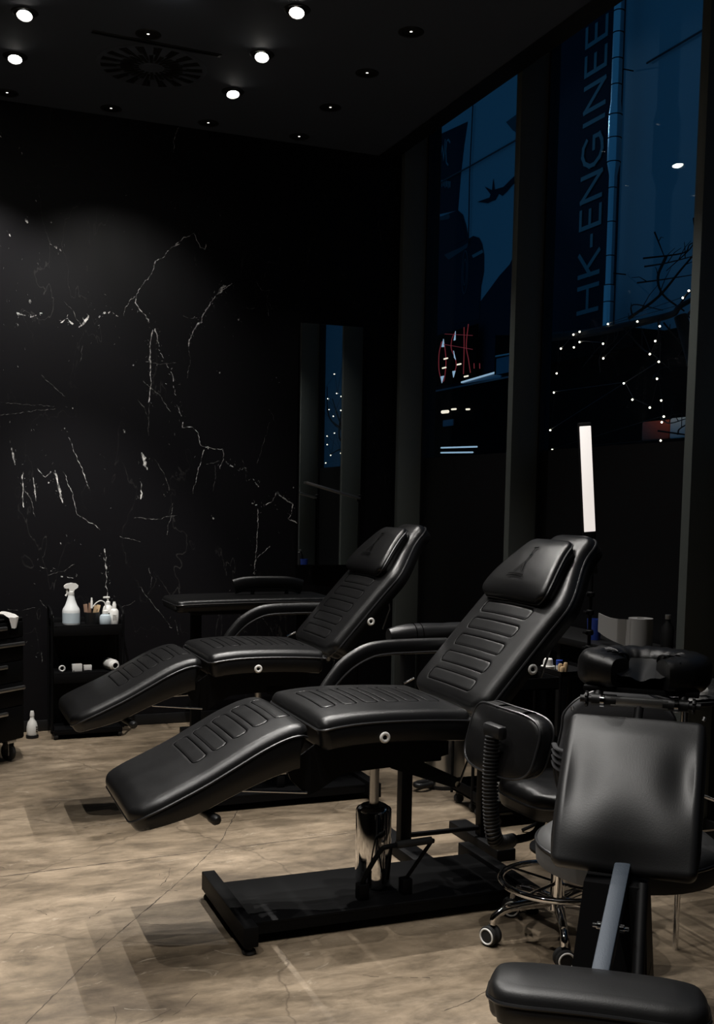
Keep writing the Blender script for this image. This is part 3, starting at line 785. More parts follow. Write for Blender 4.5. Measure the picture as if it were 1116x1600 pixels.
# every capital drawn in its own cell, read upwards; (along, across) with across 0..1 from foot to head
zo = [0]
def glyph(strokes, z0, wd, hgt=.44, th=.055):
    for st in strokes:
        for (u0, v0), (u1, v1) in zip(st, st[1:]):
            a = Vector((12.34-12.3+0-0, 0)); p = Vector((.04-hgt+hgt*v0, z0-3.3+u0*wd)); q = Vector((.04-hgt+hgt*v1, z0-3.3+u1*wd))
            d = (q-p).normalized()*th*.5; n_ = Vector((-d.y, d.x)); d *= .9
            zo[0] = (zo[0]+1) % 24; k_ = zo[0]*.0004
            mbt.prism([tuple(p-d+n_), tuple(q+d+n_), tuple(q+d-n_), tuple(p-d-n_)], 'x', -.018-k_, -.0105-k_)
G = {'H': [[(0, 0), (0, 1)], [(1, 0), (1, 1)], [(0, .52), (1, .52)]], 'K': [[(0, 0), (0, 1)], [(0, .42), (1, 1)], [(.3, .6), (1, 0)]], '-': [[(0, .4), (1, .4)]],
     'E': [[(0, 0), (0, 1)], [(0, 0), (1, 0)], [(0, .52), (.9, .52)], [(0, 1), (1, 1)]], 'N': [[(0, 0), (0, 1)], [(0, 1), (1, 0)], [(1, 0), (1, 1)]], 'I': [[(0, 0), (0, 1)]],
     'G': [[(.95, .82), (.75, .97), (.45, 1.0), (.2, .88), (.03, .62), (.03, .38), (.2, .12), (.45, 0), (.75, .03), (1, .16), (1, .46), (.6, .46)]]}
for ch, z, wd in (('H', 3.98, .31), ('K', 4.44, .27), ('-', 4.80, .12), ('E', 5.05, .22), ('N', 5.39, .30), ('G', 5.80, .36), ('I', 6.36, 0.01), ('N', 6.52, .30), ('E', 6.98, .22), ('E', 7.34, .22)):
    if ch == 'I': glyph([[(0, 0), (0, 1)]], z, wd)
    else: glyph(G[ch], z, wd)
    mbt.build('letter', ink3, t); mbt = MB()
# shiny duct pipe
t = thing('steel_duct', (7.80, 11.33, 0), 'shiny segmented metal duct pipe climbing the outside wall beside the banner', 'duct')
P = [Vector((0, 0, z)) for z in (3.3, 3.75)]
M['duct'] = mat('galvanised_sheet', (.55, .58, .6), .24, 1.0, bump=.35, bscale=14)
MB().lathe([(.062, 3.45), (.062, 4.15), (.048, 4.16), (.048, 5.45), (.08, 5.6), (.08, 6.15), (.062, 6.3), (.062, 9.0)], 28).build('pipe', M['duct'], t)
r = MB()
for z in (3.5, 3.95, 4.15, 4.5, 4.9, 5.3, 5.6, 5.88, 6.15, 6.5, 6.8, 7.1, 7.35): r.torus(.063 if z < 4.2 else .049 if z < 5.5 else .081 if z < 6.2 else .063, .006, 24, 6, xf=tr(0, 0, z))
r.build('joint_band', M['black_metal'], t)
for z in (4.3, 6.7): MB().tube([(.045, 0, z), (.235, 0, z)], .008, 8).build('wall_clip', M['black_metal'], t)
# unseen floodlight, added to put a bright streak on the duct
t = thing('added_floodlight', (5.6, 17.2, 8.2), 'added unseen floodlight outside that puts a streak on the duct', 'floodlight')
MB().box((-.09, -.06, -.07), (.09, .06, .07), .01, xf=rot('X', 20)).build('housing', M['black_metal'], t)
MB().box((-.08, -.066, -.06), (.08, -.0605, .06), .002, xf=rot('X', 20)).build('lens', M['glow_white'], t)
MB().tube([(.0, .0, .0), (.0, .06, -.1), (0, .08, -8.2)], .03, 8).build('mast', M['black_metal'], t)
L_ = bpy.data.lights.new('flood', 'SPOT'); L_.energy = 115; L_.spot_size = math.radians(27); L_.spot_blend = .6; L_.shadow_soft_size = .06; L_.color = (.35, .68, 1.0)
lo = bpy.data.objects.new('flood_beam', L_); COL.objects.link(lo); lo.parent = t; lo.location = (0, -.08, -.03); lo.rotation_euler = Vector((2.2, -5.87, -2.5)).to_track_quat('-Z', 'Y').to_euler()
# cables on the wall
tag(MB().tube([(7.995, 17.0, 6.72), (7.995, 15.4, 6.69), (7.995, 13.6, 6.67)], .012, 6).build('wall_cable', M['black_plastic']), 'thin dark cable crossing the mural above the plane', 'cable')
tag(MB().tube([(8.02, 11.05, 6.69), (8.02, 9.0, 6.69), (8.02, 7.0, 6.70)], .012, 6).build('wall_cable', M['black_plastic']), 'thin dark cable on the blue wall right of the metal duct', 'cable')
tag(MB().tube([(7.995, 15.40, 7.6), (7.995, 15.45, 6.58), (7.995, 15.43, 5.5)], .010, 6).build('drop_wire', M['black_plastic']), 'thin upright wire hanging over the mural', 'cable')
# red neon letters behind a dark panel
t = thing('neon_sign', (7.9, 15.6, 3.8), 'red neon letter sign glowing at the foot of the mural', 'neon sign')
MB().box((.0, -.72, -.42), (.02, 1.12, .40), .004).build('panel', M['shop'], t)
for pts in (N_I1, N_I2, N_O+[N_O[0]], N_S, N_X1, N_X2, N_T, N_T2):
    MB().tube([(-.02, p[0]-15.6, p[1]-3.8) for p in pts], .007, 8, smooth=5).build('neon_tube', M['neon'], t)
for pts in (N_G0, N_G1, N_G2, N_G3, N_G4): flat(MB(), [(p[0]-15.6, p[1]-3.8) for p in pts], -.02, .01).build('glint_wedge', M['glow_white'], t)  # glowing wedges stand in for white glints of light
M['warm'] = mat('lit_warm_lamp', (.5, .5, .5), .5, emit=(1, .85, .65), estr=1.2)
for pts in (N_H1, N_H2): MB().tube([(-.04, p[0]-15.6, p[1]-3.8) for p in pts], .004, 6).build('cross_tube', M['neon'], t)
for y, z in ((15.83, 3.78), (15.36, 3.64), (15.88, 3.64), (15.11, 3.43)): MB().tube([(-.05, y-15.6-.06, z-3.8), (-.05, y-15.6+.06, z-3.8)], .012, 8).build('sign_lamp', M['warm'], t)
# shop front below, canopy, lit shelves
t = thing('shop_front', (7.95, 13.5, 0), 'dark shop front with canopy and lit shelves below the neon sign', 'shop front')
MB().box((-.02, -.545, 0), (.05, 3.6, 3.30)).build('front', M['shop'], t)
M['canopy'] = mat('blue_canopy_sheet', (.30, .34, .38), .6, spec=.1)
MB().prism([(1.74, 3.345), (.53, 3.395), (.53, 3.305), (1.72, 3.325)], 'x', -.10, -.08).build('canopy', M['canopy'], t)
MB().tube([(-.11, 1.74, 3.35), (-.11, .53, 3.40)], .014, 8).build('canopy_light', M['glow_white'], t)
flat(MB(), [(3.15, 3.18), (2.83, 3.25), (2.84, 3.07), (3.16, 3.02)], -.08, .02).build('canopy', M['canopy'], t)
for (y0, y1, z, dz) in ((2.50, 1.27, 2.37, -.03), (2.50, 1.4, 2.29, -.03)): MB().tube([(-.06, y0, z), (-.06, y1, z+dz)], .012, 8).build('shelf_light', M['glow_white'], t)
for (y, z, w) in ((2.39, 2.945, .10), (2.08, 2.965, .07), (1.6, 2.93, .05)): MB().tube([(-.06, y+w, z), (-.06, y-w, z-.005)], .026 if w > .08 else .014, 10).build('counter_lamp', M['warm'], t)
MB().box((-.05, 2.12, 2.71), (-.03, 2.48, 2.81)).build('screen', mat('dim_blue_screen', (.1, .13, .16), .5), t)
MB().box((-.06, 2.87, 2.2), (-.03, 3.18, 2.95)).build('grey_column', mat('dim_grey_post', (.16, .17, .17), .7), t)
# dark lean-to roof and stored things beyond the tree
t = thing('lean_to_shed', (7.6, 10.5, 0), 'dark lean-to shed roof behind the bare tree outside', 'shed')
MB().box((-.25, -1.6, 0), (.02, 2.4, 3.35)).build('wall', M['shop'], t)
MB().prism([(2.45, 3.72), (.4, 3.46), (-.6, 3.40), (-.6, 3.2), (2.45, 3.2)], 'x', -.45, .02).build('roof', M['shop'], t)
MB().box((-.47, 1.65, 3.19), (-.455, 2.37, 3.40)).build('fascia', mat('blue_fascia', (.12, .16, .2), .6), t)
MB().tube([(-.48, 2.37, 3.43), (-.48, 1.65, 3.41)], .012, 6).build('gutter', M['steel'], t)
o = MB().box((7.05, 9.11, 2.17), (7.2, 9.56, 2.37), .02).build('orange_crate', mat('orange_plastic', (.55, .07, .015), .6)); tag(o, 'dim orange crate outside behind the bare branches', 'crate')
o = MB().box((7.05, 8.82, 2.17), (7.2, 9.10, 2.38), .02).build('white_crate', mat('white_crate_plastic', (.5, .5, .48), .6)); tag(o, 'pale crate outside beside the orange crate', 'crate')
o = MB().box((7.02, 8.75, 2.0), (7.3, 9.7, 2.169), .01).build('crate_shelf', M['shop']); tag(o, 'dark shelf under the two crates outside', 'shelf')
t = thing('added_crate_lamp', (6.8, 9.0, 2.75), 'added small warm lamp to brighten the crates outside', 'lamp')  # warm lamp added to light up the crates
MB().lathe([(0, .05), (.03, .045), (.05, 0), (.046, 0), (.02, .035), (0, .037)], 18).build('shade', M['black_metal'], t)
MB().lathe([(0, .0), (.012, .006), (.014, .02), (0, .034)], 14).build('bulb', M['bulb'], t)
MB().tube([(0, 0, .05), (.1, 0, .12), (.53, 0, .14)], .008, 8, smooth=4).build('arm', M['black_metal'], t)
L_ = bpy.data.lights.new('yard', 'SPOT'); L_.energy = 1.6; L_.spot_size = math.radians(100); L_.color = (1, .85, .65); L_.shadow_soft_size = .02
lo = bpy.data.objects.new('yard_beam', L_); COL.objects.link(lo); lo.parent = t; lo.location = (.03, 0, -.012); lo.rotation_euler = Vector((.35, .25, -.9)).to_track_quat('-Z', 'Y').to_euler()
# bare tree
t = thing('bare_tree', (5.25, 6.9, 0), 'bare dark tree with thin branches outside the near window', 'tree')
MB().tube([(.25, -.5, -.02), (.2, -.45, 1.2), (.1, -.4, 2.2), (0, -.2, 2.9)], [.09, .085, .08, .08, .075, .07, .07, .065, .06, .06, .055, .05, .05], 12, smooth=4).build('trunk', M['bark'], t)
rb = random.Random(3)
for i, b in enumerate(BRANCHES):
    r0 = .040 if i == 0 else (.013 if i in (1, 5) else .007)
    pts = [Vector((rb.uniform(-.12, .12), p[0]-6.9, p[1])) for p in b]
    q = spline(pts, 5); n = len(q)
    m = MB().tube(q, [r0*(1-.6*k/n) for k in range(n)], 7)
    for k in range(2, n-1, 3):
        if i and rb.random() < .6:
            e = q[k]+Vector((rb.uniform(-.1, .1), rb.uniform(-.22, .12), rb.uniform(-.05, .22))); mid = q[k].lerp(e, .5)+Vector((0, 0, .02)); m.tube([q[k], mid, e], [.004, .003, .002], 5)
    m.build('branch', M['bark'], t)
def string_lights(pts, loc, label, seed):
    t = thing('string_lights', loc, label, 'string lights')
    rs = random.Random(seed)
    for p in pts:
        q = Vector(p)-Vector(loc)
        o = MB().lathe([(0, -.008), (.0055, -.005), (.0078, 0), (.0055, .005), (0, .008)], 12, xf=tr(*q)).build('bulb', M['bulb'], t)
    ordr = sorted(pts, key=lambda p: (round(p[2]*2.2), p[1])); w = MB()
    w.tube([Vector(p)-Vector(loc)+Vector((.010, 0, .009)) for p in ordr], .0025, 5)
    w.build('wire', M['black_plastic'], t)
string_lights(BULBS, (5.2, 7.3, 2.6), 'warm fairy lights strung through the bare tree outside the near window', 1)
t = thing('bare_tree', (4.75, -.6, 0), 'bare dark tree carrying fairy lights, seen only in the tall mirror', 'tree')
MB().tube([(0, 0, -.02), (.05, .02, 1.4), (-.02, .05, 2.6)], [.08, .075, .07, .065, .06, .055, .05, .045, .04], 10, smooth=4).build('trunk', M['bark'], t)
for k in range(14):
    a = rb.uniform(-1.2, 1.2); z0 = rb.uniform(1.6, 2.6)
    MB().tube([(0, .04, z0), (rb.uniform(-.1, .1), a*.5, z0+rb.uniform(0, .3)), (rb.uniform(-.1, .1), a, z0+rb.uniform(-.1, .9))], [.018]*4+[.012]*4+[.007]*4, 7, smooth=4).build('branch', M['bark'], t)
string_lights(MBULBS, (4.6, -.6, 2.6), 'fairy lights in the tree reflected in the tall mirror', 2)

# ================================================================= tattoo chairs
def make_chair():
    t = thing('tattoo_chair', (0, 0, 0), 'x', 'tattoo chair')
    ox = 1.52
    def X(pts): return [(p[0]-ox, p[1]) for p in pts]
    # --- leg rest
    leg = X([(.583, .497), (.63, .527), (.72, .567), (.821, .613), (.92, .665), (1.017, .716), (1.10, .749), (1.16, .757), (1.205, .74)])
    lozs = [.30, .378, .456, .534, .612]
    a, b = pad(leg, lerp_tab([(0, .27), (.12, .285), (.3, .285)]), lerp_tab([(0, .085), (.25, .115), (.62, .15)]), re=.035, rc=.06, crown=.014, loz=(lozs, .155, .0265))
    p = a.build('leg_rest', M['leather'], t); b.build('piping', M['piping'], p); b.seam.build('stitching', M['stitch'], p)
    # --- seat
    seat = X([(1.214, .768), (1.28, .779), (1.37, .786), (1.48, .787), (1.62, .783), (1.76, .774), (1.80, .768)])
    a, b = pad(seat, .285, .112, re=.036, rc=.035, crown=.012, loz=([.09, .17, .25, .33, .41, .49], .15, .0255))
    p = a.build('seat', M['leather'], t); b.build('piping', M['piping'], p); b.seam.build('stitching', M['stitch'], p)
    # --- backrest
    B0 = Vector((1.859-ox, .842)); d = Vector((.668, .744)).normalized(); nrm = Vector((-d.y, d.x))
    def bp(s, o=0.0): q = B0+d*s+nrm*o; return (q.x, q.y)
    bk = [bp(-.105, -.012), bp(-.05), bp(.1, .002), bp(.3, .002), bp(.5, -.002), bp(.66, -.004), bp(.752, -.012)]
    off = .105
    a, b = pad(bk, lerp_tab([(0, .27), (.08, .288), (.49, .288), (.80, .145)]), .10, re=.04, rc=.07, crown=.012,
               loz=([s+off for s in (-.01, .075, .16, .245, .33)], lambda s: .175, .026))
    p = a.build('backrest', M['leather'], t); b.build('piping', M['piping'], p); b.seam.build('stitching', M['stitch'], p)
    # --- headrest pillow
    hp = [bp(.362, .034), bp(.40, .052), bp(.48, .060), bp(.58, .058), bp(.64, .05), bp(.672, .036)]
    a, b = pad(hp, lerp_tab([(0, .228), (.03, .230), (.33, .142)]), .062, re=.02, rc=.05, crown=.010)
    p = a.build('headrest', M['leather'], t); b.build('piping', M['piping'], p)
    # emblem: figure, triangle and dashes in flat black for the shade of embossing
    e = MB()
    f0 = Vector(bp(.50, .0735)); 
    def E(u, v): q = f0+d*v; return (q.x, -u, q.y)          # u to the right seen from the front, v up the pad
    def stroke(pts, w=.003):
        for (u0, v0), (u1, v1) in zip(pts, pts[1:]):
            q = Vector((u1-u0, v1-v0)).normalized(); nx, ny = -q.y*w*.5, q.x*w*.5
            e.add([E(u0+nx, v0+ny), E(u1+nx, v1+ny), E(u1-nx, v1-ny), E(u0-nx, v0-ny)], [(0, 1, 2, 3)])
    stroke([(-.03, -.03), (0, .02), (.03, -.03)], .004); stroke([(-.018, -.03), (0, 0), (.018, -.03)], .003)
    stroke([(0, .02), (.004, .05), (-.004, .07), (0, .09)], .005); stroke([(-.014, .088), (.016, .092)], .006); stroke([(-.006, .05), (.01, .055)], .005)
    for row, n in ((-.045, 11), (-.056, 11)):
        for k in range(n): u = -.05+.1*k/(n-1); stroke([(u-.0035, row+.004*math.cos(u*30)), (u+.003, row+.004*math.cos(u*30)+.001)], .006)
    e.build('emblem', M['stitch'], bpy.data.objects[p.name])
    # --- white ring handles on the sides of seat and backrest
    for q in ((1.451-ox, .700), (2.02-ox, .909)):
        for s in (-1, 1):
            xf = tr(q[0], s*.2925, q[1]) @ rot('X', 90)
            r = MB().torus(.0135, .0062, 28, 10, xf=xf)
            o = r.build('side_ring', M['ring_white'], t); tag(o, 'white plastic ring')
            MB().lathe([(.0065, -.004), (.0065, .002)], 14, xf=xf).build('hole', M['stitch'], o)
    # --- padded armrest on the far side
    am = MB().tube([(1.46-ox, .345, .73), (1.50-ox, .352, .785), (1.56-ox, .358, .848), (1.64-ox, .36, .893), (1.72-ox, .36, .908), (1.86-ox, .36, .911), (2.0-ox, .355, .911)], .032, 14, flat=.62, smooth=8, up=(0, 1, 0))
    o = am.build('armrest', M['leather'], t)
    MB().tube([(1.47-ox, .328, .72), (1.51-ox, .328, .774), (1.575-ox, .328, .835), (1.65-ox, .328, .874), (1.72-ox, .328, .888), (1.86-ox, .328, .891), (1.99-ox, .328, .891)], .004, 6, smooth=8).build('piping', M['piping'], o)
    MB().tube([(1.44-ox, .30, .68), (1.47-ox, .335, .73), (1.5-ox, .345, .76)], .012, 10).tube([(2.0-ox, .35, .90), (2.03-ox, .33, .93)], .012, 10).build('armrest_bracket', M['black_metal'], t)
    # --- under-frame
    f = MB()
    f.box((1.24-ox, -.19, .575), (1.72-ox, .19, .672), .006)
    pl = X([(1.13, .60), (1.148, .555), (1.209, .494), (1.25, .511), (1.342, .563), (1.62, .575), (1.74, .60), (1.74, .668), (1.24, .675)])
    for y in (-.20, .19): f.prism(pl, 'y', y, y+.008)
    f.build('seat_frame', M['black_metal'], t)
    f = MB()
    for y in (-.20, .17): f.prism(X([(1.52, .60), (1.60, .598), (1.79, .507), (1.785, .478), (1.76, .478), (1.52, .565)]), 'y', y, y+.03)
    f.box((1.762-ox, -.20, .482), (1.785-ox, .20, .502), .003)
    f.build('rear_strut', M['black_metal'], t)
    for y in (-.205, .205):
        o = MB().tube([(1.785-ox, y, .495), (1.85-ox, y, .66), (1.90-ox, y, .80)], .0042, 8).tube([(1.772-ox, y-.012, .493), (1.772-ox, y+.012, .493)], .011, 10).build('back_rod', M['chrome'], t)
    for y in (-.205, .205):
        MB().tube([(.955-ox, y, .560), (.97-ox, y, .535), (1.205-ox, y, .508)], .0042, 8).tube([(1.0-ox, y*.7, .59), (1.02-ox, y*.7, .562), (1.15-ox, y*.7, .565)], .0035, 8).build('leg_rod', M['steel'], t)
    MB().tube([(.80-ox, -.06, .492), (.85-ox, -.22, .474), (.868-ox, -.262, .468)], .014, 12).lathe([(0, -.002), (.017, .002), (.018, .03), (.012, .04), (0, .042)], 14, xf=along((.862-ox, -.25, .469), (.876-ox, -.29, .464))).build('lever', M['black_plastic'], t)
    # bail behind the backrest
    for s in (-1, 1):
        MB().tube([bp3(B0, d, nrm, .36, -.10, s*.14), bp3(B0, d, nrm, .30, -.17, s*.14), bp3(B0, d, nrm, .2, -.21, s*.14)], .0045, 8).build('support_rod', M['steel'], t)
    # hinge
    MB().tube([(1.80-ox, -.3, .735), (1.80-ox, .31, .735)], .011, 10).tube([(1.785-ox, .30, .772), (1.835-ox, .31, .79)], .006, 8).build('hinge', M['chrome'], t)
    # --- column
    c = MB().lathe([(0, .38), (.05, .378), (.063, .37), (.066, .362), (.066, .05), (.072, .046)], 40)
    o = c.build('pump_cylinder', M['chrome'], t, loc=(.02, 0, 0))
    MB().lathe([(0, .3815), (.046, .3815), (.048, .379)], 32).build('cylinder_cap', M['black_plastic'], o)
    MB().lathe([(.0175, .37), (.0175, .585)], 20).build('piston', M['steel'], t, loc=(.02, 0, 0))
    # --- base
    b_ = MB().box((1.0-ox, -.205, .062), (2.05-ox, .205, .078), .003).box((1.0-ox, -.205, .035), (2.045-ox, -.195, .064)).box((1.0-ox, .195, .035), (2.045-ox, .205, .064))
    b_.build('base_plate', M['black_metal'], t)
    for x in (.965-ox, 2.045-ox):
        c = MB().box((x, -.29, .028), (x+.05, .29, .098), .004).build('base_bar', M['black_metal'], t)
        for y in (-.262, .262):
            MB().lathe([(.012, .03), (.012, .014), (.022, .012), (.024, .004), (.021, 0), (0, 0)], 18, xf=tr(x+.025, y, 0)).build('foot', M['rubber'], c)
    # --- foot pump pedal
    p = MB().tube([(1.45-ox, -.12, .12), (1.455-ox, -.13, .16), (1.50-ox, -.155, .255), (1.535-ox, -.165, .275), (1.68-ox, -.16, .278), (1.71-ox, -.16, .275)], .009, 10, smooth=6)
    p.tube([(1.70-ox, -.16, .272), (1.62-ox, -.12, .13)], .007, 8).tube([(1.54-ox, -.165, .275), (1.57-ox, -.07, .12)], .006, 8)
    p.box((1.43-ox, -.14, .078), (1.47-ox, -.10, .135), .004).box((1.60-ox, -.14, .078), (1.64-ox, -.10, .135), .004)
    o = p.build('pump_pedal', M['black_metal'], t)
    MB().tube([(1.56-ox, -.165, .277), (1.70-ox, -.16, .279)], .0135, 12).build('pedal_grip', M['rubber'], o)
    return t
def bp3(B0, d, nrm, s, o, y): q = B0+d*s+nrm*o; return (q.x, y, q.y)
chair = make_chair()
chair.location = (1.52, 3.61, 0)
tag(chair, 'nearer black leather tattoo chair, tall chrome pump column and wide flat base in full view', None, 'black reclining tattoo chairs')
far = copy_tree(chair); far.location = (1.535, 5.145, 0)
tag(far, 'farther black leather tattoo chair, half hidden behind the nearer one, close to the marble wall')

# ================================================================= treatment bed behind the far chair
t = thing('treatment_bed', (1.80, 6.45, 0), 'flat black padded treatment bed standing along the marble wall behind the far chair', 'treatment bed')
a, b = pad([(-.42, .888), (-.3, .895), (.1, .90), (.5, .90), (.58, .896)], .22, .07, re=.025, rc=.05, crown=.006)
o = a.build('mattress', M['leather'], t); b.build('piping', M['piping'], o)
MB().box((-.3, -.15, .80), (.48, .15, .826), .004).build('bed_frame', M['black_metal'], t)
for x in (-.25, .43):
    MB().box((x-.03, -.025, .04), (x+.03, .025, .80), .004).build('leg', M['black_metal'], t)
    MB().box((x-.04, -.26, 0), (x+.04, .26, .045), .006).build('foot', M['black_metal'], t)
a = MB().tube([(-.02, -.02, .955), (.06, -.02, .972), (.2, -.02, .975), (.33, -.02, .97), (.42, -.02, .95)], .045, 14, flat=.42, smooth=6, up=(0, 1, 0))
a.build('armrest', M['leather'], t)
MB().tube([(.1, -.02, .86), (.1, -.02, .96)], .012, 10).tube([(.32, -.02, .86), (.32, -.02, .955)], .012, 10).build('armrest_post', M['black_metal'], t)

# ================================================================= padded armrest bench behind the near chair
t = thing('armrest_bench', (2.08, 4.09, 0), 'black armrest stand with padded roll top on a T-shaped foot behind the near chair', 'armrest stand')
rr = [.030, .042, .048, .05, .05, .0495, .048, .05, .05, .05, .05, .048, .04, .028]
p = MB().tube([(-.285+.53*k/13, 0, .94) for k in range(14)], rr, 20, flat=1.0, smooth=1)
o = p.build('arm_pad', M['leather'], t)
s = MB()
for x in (-.175, -.145): s.torus(.0503, .0016, 28, 6, xf=tr(x, 0, .94) @ rot('Y', 90))
s.build('seam', M['stitch'], o)
MB().box((-.23, -.03, .872), (.22, .03, .892), .003).build('pad_plate', M['black_metal'], t)
for x in (-.195, .185): MB().box((x-.025, -.025, .05), (x+.025, .025, .872), .003).build('post', M['black_metal'], t)
for x in (-.195, .185): MB().box((x-.045, -.21, 0), (x+.045, .24, .05), .005).build('foot', M['black_metal'], t)
MB().tube([(-.17, 0, .085), (.16, 0, .085)], .011, 10).build('cross_bar', M['black_metal'], t)

# ================================================================= left tool cabinet
cab = thing('tool_cabinet', (.53, 6.30, 0), 'black wheeled tool cabinet with grey drawer handles at the left edge', 'tool cabinet', rz=math.radians(39))
W, D = .62, .40
MB().box((-W, 0.006, .125), (0, D, .80), .004).build('body', M['black_metal'], cab)
zs = [(.725, .79, .765, 0), (.60, .718, .695, 1), (.505, .593, .57, 0), (.375, .498, .475, 1), (.26, .368, .348, 0)]
for z0, z1, zh, full in [(.705, .79, .762, 0), (.575, .70, .667, 1), (.455, .57, .548, 0), (.32, .45, .42, 1), (.135, .315, .287, 0)]:
    dr = MB().box((-W+.012, -.012, z0), (-.012, .0055, z1), .003).build('drawer', M['black_metal'], cab)
    x1 = -.004 if full else -.13
    hb = MB().box((-W+.03, -.030, zh-.010), (x1-.01, -.013, zh+.010), .004)
    hb.build('handle', M['handle_grey'], dr)
for x, y in ((-.07, .05), (-.07, D-.06), (-W+.07, .05), (-W+.07, D-.06)):
    c = MB().box((x-.032, y-.03, .105), (x+.032, y+.03, .125), .002).box((x-.021, y-.024, .035), (x-.0165, y+.024, .107), .002).box((x+.0165, y-.024, .035), (x+.021, y+.024, .107), .002).build('caster', M['handle_grey'], cab)
    MB().lathe([(0, -.014), (.04, -.014), (.05, -.009), (.052, 0), (.05, .009), (.04, .014), (0, .014)], 26, xf=tr(x, y, .0525) @ rot('Y', 90)).build('wheel', M['rubber'], c)
MB().box((-W, 0.002, .80), (0, D, .812), .004).build('top', M['black_plastic'], cab)
def crumple(w, d, n, m, amp, seed, curl=0.0):
    r = MB(); vs = []; fs = []
    for i in range(n+1):
        for j in range(m+1):
            u, v = i/n, j/m
            z = amp*(noise.noise(Vector((u*7+seed, v*7, seed)))+.6*noise.noise(Vector((u*17, v*17+seed, 2))))+amp*1.2
            vs.append(((u-.5)*w, (v-.5)*d, max(.0015, z)))
    for i in range(n):
        for j in range(m): fs.append((i*(m+1)+j, (i+1)*(m+1)+j, (i+1)*(m+1)+j+1, i*(m+1)+j+1))
    r.add(vs, fs); return r
ca, sa = math.cos(math.radians(39)), math.sin(math.radians(39))
def cabw(x, y, z): return (.53+x*ca-y*sa, 6.30+x*sa+y*ca, z)
o = crumple(.40, .30, 36, 28, .012, 3.0).build('foil_sheet', M['foil'], None, sharp=20)
o.location = cabw(-.225, .2, .8125); o.rotation_euler = (0, 0, math.radians(39)); tag(o, 'crumpled silver foil sheet on top of the tool cabinet', 'foil')
tis = MB()
n = 12; vs = []; fs = []
for i in range(n+1):
    for j in range(7):
        u, v = i/n, j/6; ww = .14*(1-.75*max(0, (u-.3)/.7))
        yy = .10-.16*u if u < .68 else -.0088-.012*0; zz = .022+.004*math.sin(v*9+u*4) if u < .68 else .022-(u-.68)*.24+.002*math.sin(v*9)
        if u >= .68: yy = -.046+.003*math.sin(v*7)
        vs.append(((v-.5)*ww, yy, zz))
for i in range(n):
    for j in range(6): fs.append((i*7+j, (i+1)*7+j, (i+1)*7+j+1, i*7+j+1))
tis.add(vs, fs)
o = tis.build('paper_tissue', M['paper'], None); o.location = cabw(-.10, .012, .815); o.rotation_euler = (0, 0, math.radians(39))
tag(o, 'white paper tissue hanging over the front edge of the tool cabinet', 'tissue')

# white bottle on the floor beside the cabinet
t = thing('floor_bottle', (.625, 6.86, 0), 'white plastic bottle with black base on the floor between cabinet and black trolley', 'bottle')
MB().lathe([(0, .02), (.032, .02), (.034, .03), (.033, .07), (.026, .10), (.013, .118), (.012, .135), (0, .135)], 22).build('body', M['white'], t)
MB().lathe([(0, 0), (.037, 0), (.039, .012), (.036, .0195), (0, .0195)], 22).build('base', M['black_plastic'], t)
MB().lathe([(.014, .136), (.014, .15), (.010, .168), (0, .170)], 16).build('cap', M['white'], t)
for k in range(3): MB().box((.020, -.03, .04+k*.014), (.030, -.0265, .046+k*.014)).build('label_mark', M['black_plastic'], t)

# ================================================================= slim trolley against the marble wall
t = thing('utility_trolley', (.95, 6.86, 0), 'slim black three-tier trolley holding bottles, against the marble wall', 'trolley')
tx, ty = .208, .115
for z in (.060, .41, .70):
    s = MB().box((-tx, -ty, z-.006), (tx, ty, z)).box((-tx, -ty, z-.06 if z > .1 else z-.03), (tx, -ty+.004, z+.006), .001).box((-tx, ty-.004, z-.02), (tx, ty, z+.03), .001).box((-tx, -ty+.004, z-.02), (-tx+.004, ty-.004, z+.03)).box((tx-.004, -ty+.004, z-.02), (tx, ty-.004, z+.03))
    s.build('tray', M['black_metal'], t)
MB().box((-tx+.006, ty-.008, .07), (tx-.006, ty-.005, .69)).build('back_panel', M['black_metal'], t)
for sx in (-1, 1):
    for sy in (-1, 1): MB().tube([(sx*(tx+.007), sy*(ty-.015), .055), (sx*(tx+.007), sy*(ty-.015), .79 if sy > 0 else .74)], .007, 10).build('post', M['black_metal'], t)
    MB().tube([(sx*(tx+.007), -ty+.015, .74), (sx*(tx+.007), -ty+.03, .785), (sx*(tx+.007), ty-.03, .805), (sx*(tx+.007), ty-.015, .78)], .007, 10, smooth=4).build('handle', M['black_metal'], t)
    for sy in (-1, 1):
        c = MB().lathe([(.008, .035), (.008, .056)], 10, xf=tr(sx*(tx-.015), sy*(ty-.02), 0)).box((sx*(tx-.015)-.014, sy*(ty-.02)-.014, .026), (sx*(tx-.015)+.014, sy*(ty-.02)+.014, .040), .003).build('caster', M['black_plastic'], t)
        MB().lathe([(0, -.012), (.018, -.012), (.021, 0), (.018, .012), (0, .012)], 16, xf=tr(sx*(tx-.015), sy*(ty-.02), .0215) @ rot('Y', 90)).build('wheel', M['rubber'], c)
ZT1, ZT2 = .7005, .4105
Yb = 6.84
